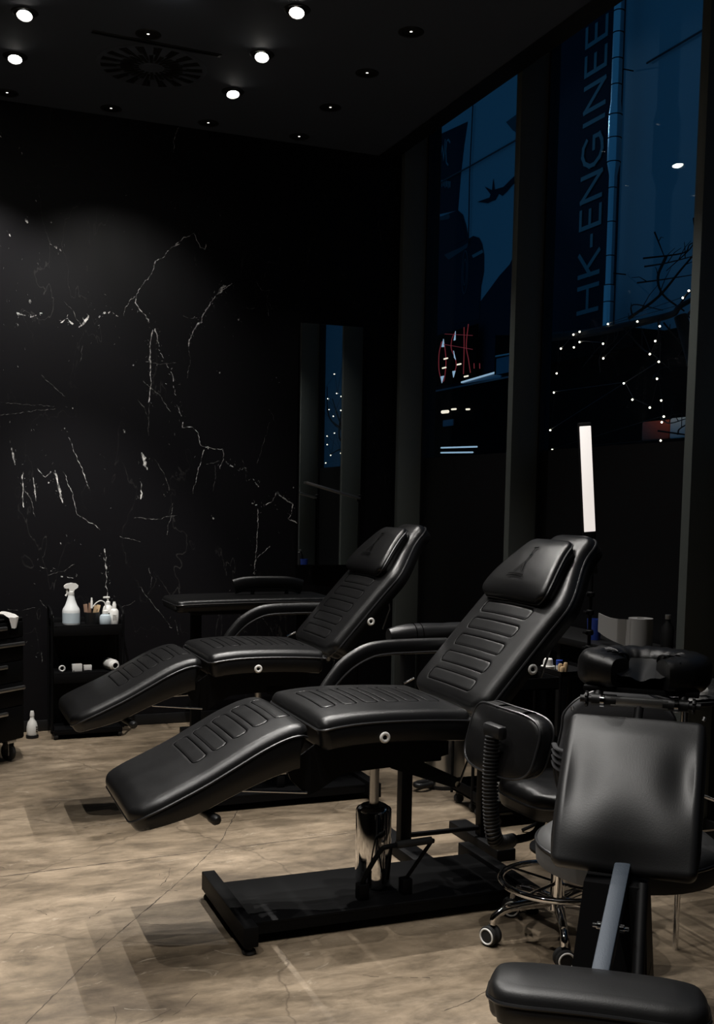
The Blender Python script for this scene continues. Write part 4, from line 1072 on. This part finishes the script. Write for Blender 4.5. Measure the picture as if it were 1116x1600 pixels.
# spray bottle
t = thing('spray_bottle', (.858, Yb-.01, ZT1), 'tall milky spray bottle with white trigger head on the slim trolley', 'spray bottle')
MB().lathe([(0, 0), (.050, 0), (.053, .006), (.053, .085), (.050, .098), (.036, .122), (.024, .155), (.0185, .182), (.017, .196), (0, .196)], 30).build('body', M['clear_milk'], t)
MB().lathe([(.0535, .012), (.0535, .075)], 30, cap=False).build('liquid_label', M['clear_blue'], t)
MB().lathe([(.019, .182), (.020, .186), (.019, .204), (.015, .207)], 20).build('collar', M['white'], t)
MB().prism([(-.044, .238), (-.030, .252), (.0, .258), (.030, .254), (.042, .244), (.040, .230), (.020, .216), (.014, .204), (-.012, .204), (-.014, .224), (-.042, .226)], 'y', -.014, .014).build('trigger_head', M['white'], t)
MB().tube([(-.020, 0, .226), (-.026, 0, .208), (-.024, 0, .192), (-.033, 0, .178)], .006, 8, smooth=4).build('trigger', M['white'], t)
# tool cup
t = thing('tool_cup', (.985, Yb+.0, ZT1), 'dark clear cup with paper strips and tools standing in it on the slim trolley', 'cup')
MB().lathe([(0, 0), (.042, 0), (.048, .075), (.0465, .075), (.041, .003), (0, .003)], 24).build('cup', M['black_plastic'], t)
for k, (dx, dy, ax, az, hgt, w, m) in enumerate([(-.028, .0, -.10, 0, .125, .012, 'brown'), (-.016, .012, .06, .4, .13, .010, 'brown'), (.004, -.008, .16, .2, .118, .010, 'wood'), (.018, .01, .22, -.2, .12, .011, 'wood'), (-.006, .02, -.04, .1, .135, .004, 'black_plastic')]):
    MB().box((-w, -.002, .004), (w, .002, hgt), .001, xf=tr(dx, dy, 0) @ Matrix.Rotation(ax, 4, 'Y') @ Matrix.Rotation(az, 4, 'Z')).build('tool', M[m], t)
MB().lathe([(.007, .10), (.007, .145), (.005, .15), (.005, .165), (0, .166)], 12, xf=tr(-.004, -.02, 0)).build('white_applicator', M['white'], t)
# wash bottle with bent spout
t = thing('wash_bottle', (1.060, Yb-.045, ZT1), 'small clear squeeze bottle with bent spout on the slim trolley', 'squeeze bottle')
MB().lathe([(0, 0), (.032, 0), (.035, .006), (.035, .045), (.030, .058), (.016, .066), (.015, .072), (0, .072)], 24).build('body', M['clear_blue'], t)
MB().lathe([(.018, .068), (.018, .085), (.010, .090), (0, .091)], 18).build('cap', M['white'], t)
MB().tube([(0, 0, .088), (0, 0, .12), (-.008, 0, .14), (-.03, 0, .148), (-.055, 0, .135), (-.075, 0, .112)], .0035, 8, smooth=5).build('spout', M['white'], t)
# pump bottles
def pump(loc, r, h, label, mark):
    t = thing('pump_bottle', loc, label, 'pump bottle')
    MB().lathe([(0, 0), (r*.95, 0), (r, .005), (r, h*.72), (r*.8, h*.9), (r*.42, h), (r*.4, h+.008), (0, h+.008)], 24).build('body', M['white'], t)
    MB().lathe([(r*.46, h-.001), (r*.46, h+.018), (.006, h+.022), (.005, h+.045), (0, h+.046)], 18).build('collar', M['white'], t)
    MB().box((-.030, -.009, h+.04), (.012, .009, h+.052), .004).build('pump_head', M['white'], t)
    if mark:
        for k in range(5): MB().box((-.010, -r-.0008, .012+k*.012), (.004+.002*(k % 3), -r*.97, .018+k*.012)).build('label_mark', M['black_plastic'], t)
    return t
pump((1.088, Yb+.03, ZT1), .033, .115, 'taller white pump bottle with black label marks on the slim trolley', True)
t = thing('lotion_bottle', (1.116, Yb-.04, ZT1), 'short white lotion bottle at the right end of the slim trolley', 'bottle')
MB().lathe([(0, 0), (.025, 0), (.027, .004), (.027, .082), (.018, .094), (.012, .098), (0, .098)], 22).build('body', M['white'], t)
MB().lathe([(.0125, .095), (.0125, .125), (.009, .13), (.008, .14), (0, .14)], 16).build('cap', M['white'], t)
for k in range(4): MB().box((-.012, -.0275, .03+k*.009), (.010, -.0262, .0325+k*.009)).build('label_mark', M['handle_grey'], t)
# middle tray
t = tag(MB().torus(.016, .0052, 28, 8, xf=tr(0, 0, .0215) @ rot('X', 90)).build('tape_roll', M['white'], None, loc=(.800, Yb-.03, ZT2)), 'small white tape ring standing at the left of the trolley middle tray', 'tape roll')
t = thing('dressing_box', (.890, Yb-.02, ZT2), 'white square card box, taller of the two boxes on the middle tray', 'box'); MB().box((-.03, -.02, 0), (.03, .02, .045), .002).build('carton', M['white'], t); MB().box((-.025, -.0212, .004), (-.018, -.0203, .008)).build('label_mark', M['black_plastic'], t)
t = thing('dressing_box', (.955, Yb-.02, ZT2), 'white low card box beside the taller one on the middle tray', 'box'); MB().box((-.024, -.018, 0), (.024, .018, .036), .002).build('carton', M['white'], t); MB().box((-.016, -.0192, .008), (.014, -.0183, .024)).build('label_mark', M['paper'], t); MB().box((-.024, -.0186, .0), (.024, -.0182, .006)).build('edge', M['black_plastic'], t)
t = thing('lying_bottle', (1.085, Yb-.02, ZT2), 'white bottle lying on its side, open neck towards the viewer, on the trolley middle tray', 'bottle')
xf = tr(0, .05, .036) @ Matrix.Rotation(math.radians(14), 4, 'Z') @ rot('X', 90)
MB().lathe([(0, -.0), (.033, 0), (.035, .004), (.035, .10), (.030, .112), (.022, .116), (.021, .126), (.017, .126), (.017, .118), (0, .112)], 26, xf=xf).build('body', M['white'], t)
MB().lathe([(0, .1195), (.0168, .1195)], 20, xf=xf, cap=False).build('mouth', M['stitch'], t)
t = thing('wall_hook', (1.12, YW, .665), 'small dark hook on the marble wall above the trolley middle tray', 'hook')
MB().lathe([(0, .001), (.014, .001), (.014, .006), (0, .008)], 18, xf=rot('X', 90)).build('plate', M['handle_grey'], t)
MB().tube([(0, -.008, 0), (0, -.03, -.004), (-.004, -.035, -.02), (-.01, -.028, -.03)], .004, 8, smooth=4).build('peg', M['handle_grey'], t)

# ================================================================= mirror and lamp by the marble wall
t = thing('wall_mirror', (2.605, 6.985, 1.05), 'tall narrow frameless mirror on the marble wall reflecting window and fairy lights', 'mirror', rz=math.radians(-3))
MB().box((-.222, 0, 0), (.222, .02, 1.625), .002).build('backing', M['black_plastic'], t)
MB().box((-.22, -.004, .002), (.22, -.0005, 1.623)).build('mirror_glass', M['mirror'], t)
MB().box((.2205, -.006, 0), (.2245, .02, 1.625)).build('edge_strip', M['black_metal'], t)
def lamp_stand(loc, label, name='led_lamp'):
    t = thing(name, loc, label, 'lamp')
    for k in range(3):
        a = 2*PI*k/3+.5; MB().tube([(0, 0, .22), (.1*math.cos(a), .1*math.sin(a), .10), (.27*math.cos(a), .27*math.sin(a), .008)], .008, 8).build('leg', M['black_metal'], t)
    MB().tube([(0, 0, .10), (0, 0, .8)], .012, 12).build('pole', M['black_metal'], t)
    return t
t = lamp_stand((2.63, 6.50, 0), 'black stand lamp with thin horizontal light bar in front of the mirror')
MB().tube([(0, 0, .78), (0, 0, 1.52)], .008, 10).build('pole_extension', M['black_metal'], t)
MB().lathe([(.016, 1.49), (.016, 1.53), (.010, 1.535), (0, 1.535)], 14).build('joint', M['black_metal'], t)
MB().box((-.38, -.03, -.008), (0, .03, .006), .002, xf=tr(-.005, 0, 1.51) @ rot('Y', 14.5)).build('light_bar', M['handle_grey'], t)

# ================================================================= vertical LED stick lamp by the window
t = lamp_stand((2.765, 4.07, 0), 'tall lit white LED stick lamp on black stand by the window')
MB().tube([(0, 0, .78), (0, 0, 1.22)], .008, 10).build('pole_extension', M['black_metal'], t)
def led_xf():
    # faces the room; leans a little to the left at its top
    z = Vector((-.095, .0, 1)).normalized(); yv = Vector((-.35, -.94, 0)); yv = (yv-z*yv.dot(z)).normalized(); x = yv.cross(z)
    m = Matrix((x, yv, z)).transposed().to_4x4(); m.translation = Vector((.0, 0, 1.19)); return m
xl = led_xf()
MB().box((-.028, -.024, 0), (.028, .002, .668), .004, xf=xl).build('housing', M['black_plastic'], t)
o = MB().box((-.025, .0022, .19), (.025, .006, .652), .002, xf=xl).build('diffuser', M['led'], t); tag(o, 'lit white diffuser')
mk = MB()
for k, (x0, x1, z) in enumerate([(-.02, .012, .148), (-.02, .018, .135), (-.016, .01, .100), (-.004, .004, .085), (-.018, .018, .060), (-.006, .006, .02)]): mk.box((x0, .0022, z), (x1, .003, z+.004), 0, xf=xl)
mk.build('control_marks', M['handle_grey'], t)
for k, z in enumerate((1.10, 1.02, .93, .86)): MB().lathe([(.014, z-.012), (.018, z-.008), (.018, z+.008), (.014, z+.012)], 14).box((-.03, -.012, z-.006), (-.015, .012, z+.006), .002).build('clamp', M['black_metal'], t)

# ================================================================= window counter and what stands on it
t = thing('window_counter', (3.08, 4.62, 0), 'black work counter along the window bay behind the near chair', 'counter')
MB().box((-.15, -.70, .81), (.16, .70, .845), .003).build('counter_top', M['black_plastic'], t)
for y in (-.66, 0, .66): MB().box((-.12, y-.015, 0), (.14, y+.015, .81)).build('side_panel', M['black_plastic'], t)
CZ = .8455
t = thing('paper_towel_roll', (3.02, 4.045, CZ), 'white paper towel roll with loose sheet, coloured darker for dim light, on the window counter', 'paper towel roll')
MB().lathe([(.018, 0), (.055, 0), (.055, .145), (.018, .145), (.018, 0)], 28, cap=False).build('roll', M['dimmed_paper'], t)
n = 14; vs = []; fs = []
for i in range(n+1):
    u = i/n; x = -.056-.02*math.sin(u*3.0); y = u*.245
    for z in (.012+.045*u, .14-.006*math.sin(u*4)): vs.append((x+.004, y, z)); vs.append((x, y, z))
for i in range(n): 
    a = i*4; c = a+4; fs += [(a, a+2, c+2, c), (a+1, c+1, c+3, a+3), (a+2, a+3, c+3, c+2), (a, c, c+1, a+1)]
MB().add(vs, fs).build('loose_sheet', M['dimmed_paper'], t)
t = thing('dark_bottle', (3.10, 3.955, CZ), 'dim dark bottle right beside the paper towel roll', 'bottle')
MB().lathe([(0, 0), (.028, 0), (.028, .11), (.012, .135), (.012, .15), (0, .15)], 20).build('body', M['black_plastic'], t)
MB().lathe([(.0135, .148), (.0135, .168), (0, .168)], 14).build('cap', M['handle_grey'], t)
t = thing('blue_cup', (3.03, 4.42, CZ), 'dark blue plastic cup on the window counter behind the near chair', 'cup')
MB().lathe([(0, 0), (.03, 0), (.036, .10), (.034, .10), (.028, .004), (0, .004)], 22).build('body', M['blue_plastic'], t)

# ================================================================= right-hand trolleys, bin, side tray
def trolley(loc, w, d, label):
    t = thing('storage_trolley', loc, label, 'trolley', group='slim black storage trolleys')
    for z in (.075, .36, .64):
        MB().box((0, -w/2, z-.006), (d, w/2, z)).box((0, -w/2, z-.01), (.004, w/2, z+.05), .001).box((d-.004, -w/2, z-.01), (d, w/2, z+.05), .001).box((.004, w/2-.004, z-.006), (d-.004, w/2, z+.05)).box((.004, -w/2, z-.006), (d-.004, -w/2+.004, z+.05)).build('tray', M['black_metal'], t)
    for x in (.004, d-.004):
        for s in (-1, 1): MB().tube([(x, s*(w/2+.007), .05), (x, s*(w/2+.007), .70)], .007, 10).build('post', M['black_metal'], t)
    for x in (.03, d-.03):
        for s in (-1, 1):
            c = MB().box((x-.012, s*(w/2-.02)-.012, .035), (x+.012, s*(w/2-.02)+.012, .069), .003).build('caster', M['black_plastic'], t)
            MB().lathe([(0, -.013), (.022, -.013), (.025, 0), (.022, .013), (0, .013)], 16, xf=tr(x, s*(w/2-.02), .0255) @ rot('X', 90)).build('wheel', M['rubber'], c)
    return t
trolley((2.45, 4.655, 0), .20, .34, 'slim black storage trolley beside the steel bin, nothing white inside')
trolley((2.43, 4.40, 0), .20, .34, 'slim black storage trolley with white paper packs on its lowest tray')
for k, (x, y, h) in enumerate([(2.50, 4.435, .075), (2.50, 4.365, .115)]):
    o = MB().box((-.035, -.031, 0), (.035, .031, h), .004).build('paper_pack', M['paper'], None, loc=(x, y, .0755)); tag(o, ['low white paper pack on the lowest trolley tray', 'taller white paper pack on the lowest trolley tray'][k], 'paper pack')
t = thing('pedal_bin', (2.56, 5.07, 0), 'shiny stainless steel pedal bin behind the near chair base', 'bin')
MB().lathe([(.112, .018), (.112, .36), (.108, .365)], 44).build('body', M['steel'], t)
MB().lathe([(0, 0), (.118, 0), (.118, .018), (0, .018)], 36).build('base_ring', M['black_plastic'], t)
MB().lathe([(.114, .366), (.112, .385), (.06, .41), (0, .415)], 36).build('lid', M['chrome'], t)
MB().tube([(-.10, -.02, .03), (-.17, -.05, .036), (-.20, -.08, .036), (-.17, -.10, .034), (-.10, -.07, .03)], .014, 10, smooth=5).build('pedal', M['black_plastic'], t)
# instrument stand with tray
t = thing('tray_stand', (2.55, 3.93, 0), 'small black instrument tray on a pole stand behind the near backrest', 'tray stand')
MB().box((-.10, -.13, .785), (.10, .12, .792), .002).box((-.10, -.13, .792), (-.097, .12, .806)).box((.097, -.13, .792), (.10, .12, .806)).box((-.097, -.13, .792), (.097, -.127, .806)).box((-.097, .117, .792), (.097, .12, .806)).build('tray', M['black_metal'], t)
MB().tube([(.03, 0, .03), (.03, 0, .785)], .012, 12).build('pole', M['black_metal'], t)
MB().lathe([(0, 0), (.15, 0), (.15, .012), (.02, .03), (0, .03)], 28, xf=tr(.03, 0, 0)).build('base', M['black_metal'], t)
TZ = .7925
t = thing('ink_cup', (2.49, 3.965, TZ), 'round white cap with clear rim on the small instrument tray', 'cup'); MB().lathe([(0, 0), (.03, 0), (.03, .014), (.022, .016), (.019, .042), (.015, .046), (0, .046)], 22).build('body', M['white'], t)
t = thing('blue_bottle', (2.53, 3.94, TZ), 'small bottle with blue cap on the small instrument tray', 'bottle'); MB().lathe([(0, 0), (.013, 0), (.013, .02), (0, .02)], 18).build('body', M['white'], t); MB().lathe([(.014, .0205), (.014, .04), (0, .042)], 16).build('cap', M['blue_plastic'], t)
for k, (x, y, h, l) in enumerate([(2.50, 3.885, .034, 'short'), (2.51, 3.860, .042, 'tall'), (2.485, 3.845, .028, 'shortest')]):
    o = MB().lathe([(0, 0), (.0095, 0), (.010, h*.8), (.007, h), (0, h)], 14).build('cream_vial', M['wood'], None, loc=(x, y, TZ)); tag(o, '%s cream coloured vial on the small instrument tray' % l, 'vial', 'cream vials on the instrument tray')

# ================================================================= bellows chair on chrome base
t = thing('swivel_chair', (2.02, 3.11, 0), 'black office chair with ribbed back support, chrome foot ring and star base', 'office chair', rz=math.radians(3))
CH = [(-.262, .10), (-.09, -.235), (.14, .24), (.22, -.13), (.265, .06)]
for k in range(5):
    a = math.radians(169+72*k); c, s_ = math.cos(a), math.sin(a)
    lg = MB().tube([(.03*c, .03*s_, .135), (.10*c, .10*s_, .132), (.18*c, .18*s_, .122), (.225*c, .225*s_, .098), (.235*c, .235*s_, .07)], [.018, .018, .017, .016, .015, .014, .013, .013, .013, .012], 12, smooth=5).build('base_leg', M['chrome'], t)
    q = math.radians(20+k*55); cx_, cy_ = .24*c, .24*s_
    for sd in (-1, 1):
        xf = tr(cx_, cy_, .034) @ Matrix.Rotation(q, 4, 'Z') @ rot('Y', 90) @ tr(0, 0, sd*.0135)
        w = MB().lathe([(0, -.010), (.027, -.010), (.033, -.006), (.034, 0), (.033, .006), (.027, .010), (0, .010)], 26, xf=xf).build('caster_wheel', M['rubber'], lg)
    for sd in (-1, 1): MB().torus(.0255, .0032, 26, 6, xf=tr(cx_, cy_, .034) @ Matrix.Rotation(q, 4, 'Z') @ rot('Y', 90) @ tr(0, 0, sd*.0235)).build('wheel_ring', M['white'], lg)
MB().lathe([(.03, .105), (.034, .11), (.034, .15), (.024, .155), (.024, .30), (.016, .302), (.016, .48)], 24).build('gas_column', M['chrome'], t)
rg = MB().torus(.195, .011, 64, 12, xf=tr(0, 0, .205))
for k in range(4): a = PI/2*k+.4; rg.tube([(.024*math.cos(a), .024*math.sin(a), .20), (.19*math.cos(a), .19*math.sin(a), .205)], .006, 8)
rg.build('foot_ring', M['chrome'], t)
a, b = pad([(-.19, .548), (-.12, .556), (0, .556), (.14, .556), (.20, .548)], .20, .09, re=.04, rc=.14, crown=.012)
o = a.build('seat', M['leather'], t); b.build('piping', M['piping'], o)
MB().box((-.13, -.11, .462), (.13, .11, .478), .003).build('seat_plate', M['black_metal'], t)
# back: curved pad, we see its rear shell
xb = Matrix.Translation((-.235, 0, 0)) @ rot('Z', 0)
mb = MB(); shell = MB(); n = 22
def back_pt(u, v, off):
    y = -.02+.205*u; z = .725+.105*v
    z += 0 
    cx_ = .03*u*u
    return Vector((-.262+cx_-off+.03*v, y, z))
def se(a, p=4.0): return (abs(math.cos(a))**(2/p)*(1 if math.cos(a) > 0 else -1), abs(math.sin(a))**(2/p)*(1 if math.sin(a) > 0 else -1))
seg = 56
def lens(mbx, sc, offs, m):
    vs = []; fs = []
    rings = []
    for ra, o in offs:
        for k in range(seg):
            u, v = se(2*PI*k/seg); vs.append(back_pt(u*ra*sc, v*ra*sc, o))
    nr = len(offs)
    for i in range(nr-1):
        for k in range(seg): l = (k+1) % seg; fs.append((i*seg+k, i*seg+l, (i+1)*seg+l, (i+1)*seg+k))
    fs.append(tuple(range(seg))[::-1]); fs.append(tuple((nr-1)*seg+k for k in range(seg)))
    mbx.add(vs, fs)
lens(mb, 1.0, [(.55, .032), (.9, .030), (.97, .026), (1.0, .012), (1.0, -.012), (.97, -.026), (.88, -.034), (.5, -.04)], None)
o = mb.build('backrest', M['leather'], t)
pp = MB()
for o_ in (.026, -.026): pp.tube([back_pt(*[q*.985 for q in se(2*PI*k/96)], o_) for k in range(96)], .004, 6, closed=True)
pp.build('piping', M['piping'], o)
sm = MB()
for u in (-.55, .1): sm.tube([back_pt(u, .93, .028), back_pt(u+.01, 1.0, .014), back_pt(u+.012, 1.004, -.012), back_pt(u+.01, .95, -.03)], .0022, 6, smooth=4); sm.tube([back_pt(u+.05, .93, .028), back_pt(u+.06, 1.0, .014), back_pt(u+.062, 1.004, -.012), back_pt(u+.06, .95, -.03)], .0022, 6, smooth=4)
sm.build('seam', M['stitch'], o)
MB().box((-.335, -.12, .745), (-.298, -.02, .79), .012).build('back_bracket', M['black_plastic'], t)
bl = [(-.322, -.07, .75), (-.327, -.07, .68), (-.328, -.07, .60), (-.322, -.07, .50), (-.305, -.065, .42), (-.265, -.04, .385), (-.19, 0, .37)]
q = even(spline([Vector(p) for p in bl], 40), .003)
MB().tube(q, [.028 if k % 4 < 2 else .0225 for k in range(len(q))], 20, flat=.8).build('ribbed_bellows', M['black_plastic'], t)
MB().tube([(-.2, 0, .37), (-.1, 0, .385), (-.06, 0, .46)], .014, 10, smooth=5).build('back_arm', M['black_metal'], t)

# ================================================================= round stool with dark fabric backrest
t = thing('round_stool', (1.865, 2.515, 0), 'grey-topped round stool with draped dark backrest behind the chest pad', 'stool', rz=math.radians(-28))
MB().lathe([(0, .580), (.10, .579), (.19, .573), (.232, .562), (.254, .545), (.262, .525), (.259, .48), (.23, .475), (0, .475)], 56).build('seat', M['stool_vinyl'], t)
MB().torus(.2600, .005, 64, 8, xf=tr(0, 0, .535)).build('piping', M['piping'], t)
MB().lathe([(.06, .46), (.06, .4745), (0, .4745)], 24).lathe([(.02, .10), (.02, .46)], 18).build('column', M['black_metal'], t)
for k in range(5):
    a = 2*PI*k/5+.2; c, s_ = math.cos(a), math.sin(a)
    lg = MB().tube([(.02*c, .02*s_, .12), (.11*c, .11*s_, .10), (.18*c, .18*s_, .062)], .014, 10).build('base_leg', M['black_metal'], t)
    MB().lathe([(0, -.016), (.02, -.016), (.026, 0), (.02, .016), (0, .016)], 18, xf=tr(.185*c, .185*s_, .0265) @ Matrix.Rotation(a+1, 4, 'Z') @ rot('Y', 90)).build('caster_wheel', M['rubber'], lg)
# backrest pad rising behind the seat
bx = tr(.05, .30, 0) @ rot('X', -8)
a, b = pad([(0, 0), (.1, .004), (.25, .006), (.36, .002), (.40, -.004)], lerp_tab([(0, .16), (.15, .19), (.3, .17), (.4, .14)]), .06, re=.028, rc=.09, crown=.015,
           xf=tr(.0, .26, .53) @ Matrix(((0, 1, 0, 0), (0, 0, -1, 0), (1, 0, 0, 0), (0, 0, 0, 1))))
o = a.build('backrest', M['fabric'], t); b.build('piping', M['piping'], o)
MB().tube([(0, .12, .465), (0, .30, .465), (0, .345, .50), (0, .34, .62)], .014, 10, smooth=5).build('back_arm', M['black_metal'], t)
fold = MB()
for k in range(4): fold.tube([(-.196, .28, .755-.018*k), (-.185, .245, .745-.02*k), (-.13, .234, .735-.022*k), (-.08, .236, .735-.02*k)], .009, 8, flat=.5, smooth=5)
fold.build('draped_fold', M['fabric'], o)

# ================================================================= massage chair in the foreground
t = thing('massage_chair', (1.62, 2.19, 0), 'black massage chair with face cradle, square chest pad and steel bar, in the right foreground', 'massage chair', rz=math.atan2(-.659, .752))
# chest pad: top edge at y +.154 z .963, bottom edge at y -.154 z .657
tl = Vector((0, -.154, .657)); tp = Vector((0, .154, .963)); dv = (tp-tl).normalized(); nv = Vector((0, -dv.z, dv.y))
xf = Matrix(((0, -1, 0, 0), (dv.y, 0, nv.y, tl.y), (dv.z, 0, nv.z, tl.z), (0, 0, 0, 1)))
def dent(s, u):
    g = lambda a, b, ra, rb: math.exp(-(((s-a)/ra)**2+((u-b)/rb)**2)*1.2)
    return -.015*g(.58, -.9, .20, .34)-.012*g(.5, .92, .26, .38)-.026*g(-.02, -.02, .32, .50)
a, b = pad([(0, -.040), (.1, -.012), (.2, -.001), (.32, 0), (.434, -.012)], .172, .055, re=.018, rc=.022, crown=.010, dent=dent, pipe=0, xf=xf)
o = a.build('chest_pad', M['grey_leather'], t)
MB().tube([xf @ Vector((.427, .165, -.004)), xf @ Vector((.436, .168, .0))], .005, 8).tube([xf @ Vector((.427, -.165, -.004)), xf @ Vector((.436, -.168, 0))], .005, 8).build('corner_tab', M['handle_grey'], o)
MB().box((-.10, -.03, -.012), (.10, .03, 0), .003, xf=Matrix.Translation(tl.lerp(tp, .5)-nv*.056) @ Matrix(((1, 0, 0, 0), (0, dv.y, nv.y, 0), (0, dv.z, nv.z, 0), (0, 0, 0, 1)))).build('pad_plate', M['black_metal'], t)
# steel bar from behind the chest pad down to the seat pad
xf2 = along((.0, -.50, .40), (-.0, -.03, .70))
p0, p1 = Vector((-.012, -.41, .478)), Vector((0, -.085, .625))
xb2 = along(p0, p1)
MB().box((-.019, -.019, -.02), (.019, .019, (p1-p0).length+.05), .003, xf=xb2).build('steel_bar', M['dull_steel'], t)
mid = p0.lerp(p1, .45)
for s in (-1, 1): MB().lathe([(0, -.002), (.010, 0), (.010, .010), (.006, .012), (.006, .02), (0, .021)], 14, xf=tr(mid.x+s*.02, mid.y, mid.z) @ rot('Y', 90*s)).build('bolt', M['chrome'], t)
MB().box((.055, -.40, .36), (.075, -.06, .395), .003, xf=rot('X', 0)).tube([(.065, -.38, .40), (.05, -.12, .60)], .014, 10).build('side_link', M['black_metal'], t)
MB().tube([(.066, -.39, .43), (.064, -.36, .47)], .009, 10).build('link_pin', M['chrome'], t)
# black column and foot
MB().add([(-.13, -.30, 0), (.10, -.30, 0), (.10, .02, 0), (-.13, .02, 0), (-.085, -.14, .60), (.06, -.14, .60), (.06, -.02, .60), (-.085, -.02, .60)], [(0, 1, 2, 3), (4, 5, 6, 7), (0, 1, 5, 4), (1, 2, 6, 5), (2, 3, 7, 6), (3, 0, 4, 7)]).build('column', M['black_metal'], t)
MB().box((-.17, -.50, .0), (.17, .06, .03), .006).build('base_plate', M['black_metal'], t)
MB().box((-.03, -.50, .03), (.03, -.30, .39), .004).build('seat_post', M['black_metal'], t)
# seat pad
a, b = pad([(-.225, .0), (-.18, .006), (0, .010), (.18, .006), (.235, .0)], lerp_tab([(0, .075), (.1, .088), (.36, .088), (.46, .075)]), .085, re=.032, rc=.05, crown=.008, xf=tr(-.015, -.475, .497) @ rot('Z', 6))
o = a.build('seat_pad', M['grey_leather'], t); b.build('piping', M['piping'], o)
MB().box((-.17, -.06, -.10), (.17, .06, -.086), .003, xf=tr(-.015, -.475, .497)).build('seat_plate', M['black_metal'], t)
# face cradle: horseshoe cushion open towards the chest pad
CZC = 1.052
def shoe(k, n=40):
    a = math.radians(-62+304*k/n); return Vector((.118*math.cos(a), .095*math.sin(a)+.325, CZC))
rads = [.046+.014*min(1, math.sin(PI*k/40)*2.2)+.002*math.sin(k*2.3) for k in range(41)]
o = MB().tube([shoe(k) for k in range(41)], rads, 28, flat=.84, sq=3.0, up=(0, 0, 1)).build('face_cradle', M['leather'], t, sharp=60)
for sg in (-1, 1):
    wr = MB()
    for k in range(6):
        a = math.radians(-56+15*k); c0 = Vector((sg*.118*math.cos(a), .095*math.sin(a)+.325, CZC))
        rd = Vector((sg*math.cos(a), math.sin(a), 0))
        wr.tube([c0-rd*.050+Vector((0, 0, .018)), c0-rd*.044+Vector((0, 0, .041)), c0-rd*.02+Vector((0, .004, .049)), c0+rd*.006+Vector((0, 0, .049))], [.002]*2+[.005]*8+[.001]*4, 8, flat=.6, smooth=4)
    wr.build('gathers', M['leather'], o)
# sagging cover between its two ends
vs = []; fs = []; n, m = 16, 12
for i in range(n+1):
    for j in range(m+1):
        u, v = i/n*2-1, j/m
        vs.append((u*.10, .225+v*.15, CZC+.040-.055*(1-u*u)**.7*(1-v*.8)-.004*math.cos(u*11)*(1-v)))
for i in range(n):
    for j in range(m): fs.append((i*(m+1)+j, (i+1)*(m+1)+j, (i+1)*(m+1)+j+1, i*(m+1)+j+1))
MB().add(vs, fs).build('cradle_cover', M['leather'], o)
MB().box((-.15, .23, .998), (.15, .42, 1.012), .003).build('cradle_plate', M['black_metal'], t)
MB().box((-.075, .205, .966), (.075, .232, .990), .003).build('cradle_bar', M['handle_grey'], t)
for s in (-1, 1):
    k = MB().tube([(s*.06, .219, .978), (s*.125, .219, .978)], .016, 14).tube([(s*.125, .219, .978), (s*.155, .219, .978)], .010, 12).tube([(s*.11, .225, .978), (s*.11, .25, 1.004)], .013, 12)
    k.build('clamp', M['black_plastic'], t)
    for j in range(4): MB().box((-.004, -.021, -.006), (.004, .021, .006), .002, xf=tr(s*.138, .219, .978) @ rot('X', 45*j)).build('knob_wing', M['black_plastic'], bpy.data.objects[t.name])
    MB().tube([(s*.09, .205, .978), (s*.10, .205, .978)], .0175, 14).build('clamp_ring', M['chrome'], t)
MB().tube([(0, .12, .90), (0, .20, .955), (0, .219, .966)], .012, 10).build('cradle_stem', M['black_metal'], t)

# ================================================================= foil covered instrument table at the right edge
t = thing('instrument_table', (2.55, 3.15, 0), 'chrome-framed instrument table at the right edge behind the face cradle', 'table')
MB().box((-.20, -.26, .83), (.22, .26, .845), .003).build('table_top', M['black_plastic'], t)
for x in (-.19, .21):
    for y in (-.25, .25): MB().tube([(x, y, 0), (x, y, .83)], .010, 12).build('leg', M['chrome'], t)
MB().tube([(-.19, -.25, .62), (-.19, .25, .62)], .008, 10).tube([(-.19, -.25, .40), (.21, -.25, .40), (.21, .25, .40), (-.19, .25, .40)], .008, 10, closed=True).build('rail', M['chrome'], t)
o = crumple(.40, .50, 40, 44, .007, 8.0).build('foil_cover', M['foil'], None, sharp=20, loc=(2.56, 3.15, .8455)); tag(o, 'crinkled shiny foil cover on the instrument table at the right edge', 'foil')
for k, (x, y) in enumerate([(2.47, 3.10), (2.45, 2.95)]):
    o = MB().lathe([(0, 0), (.03, 0), (.034, .012), (.030, .022), (.018, .03), (0, .032)], 22).build('white_dish', M['white'], None, loc=(x, y, .864)); tag(o, ['round white dish on the foil, farther from the viewer', 'round white dish on the foil, nearer the viewer'][k], 'dish', 'white dishes on the foil')
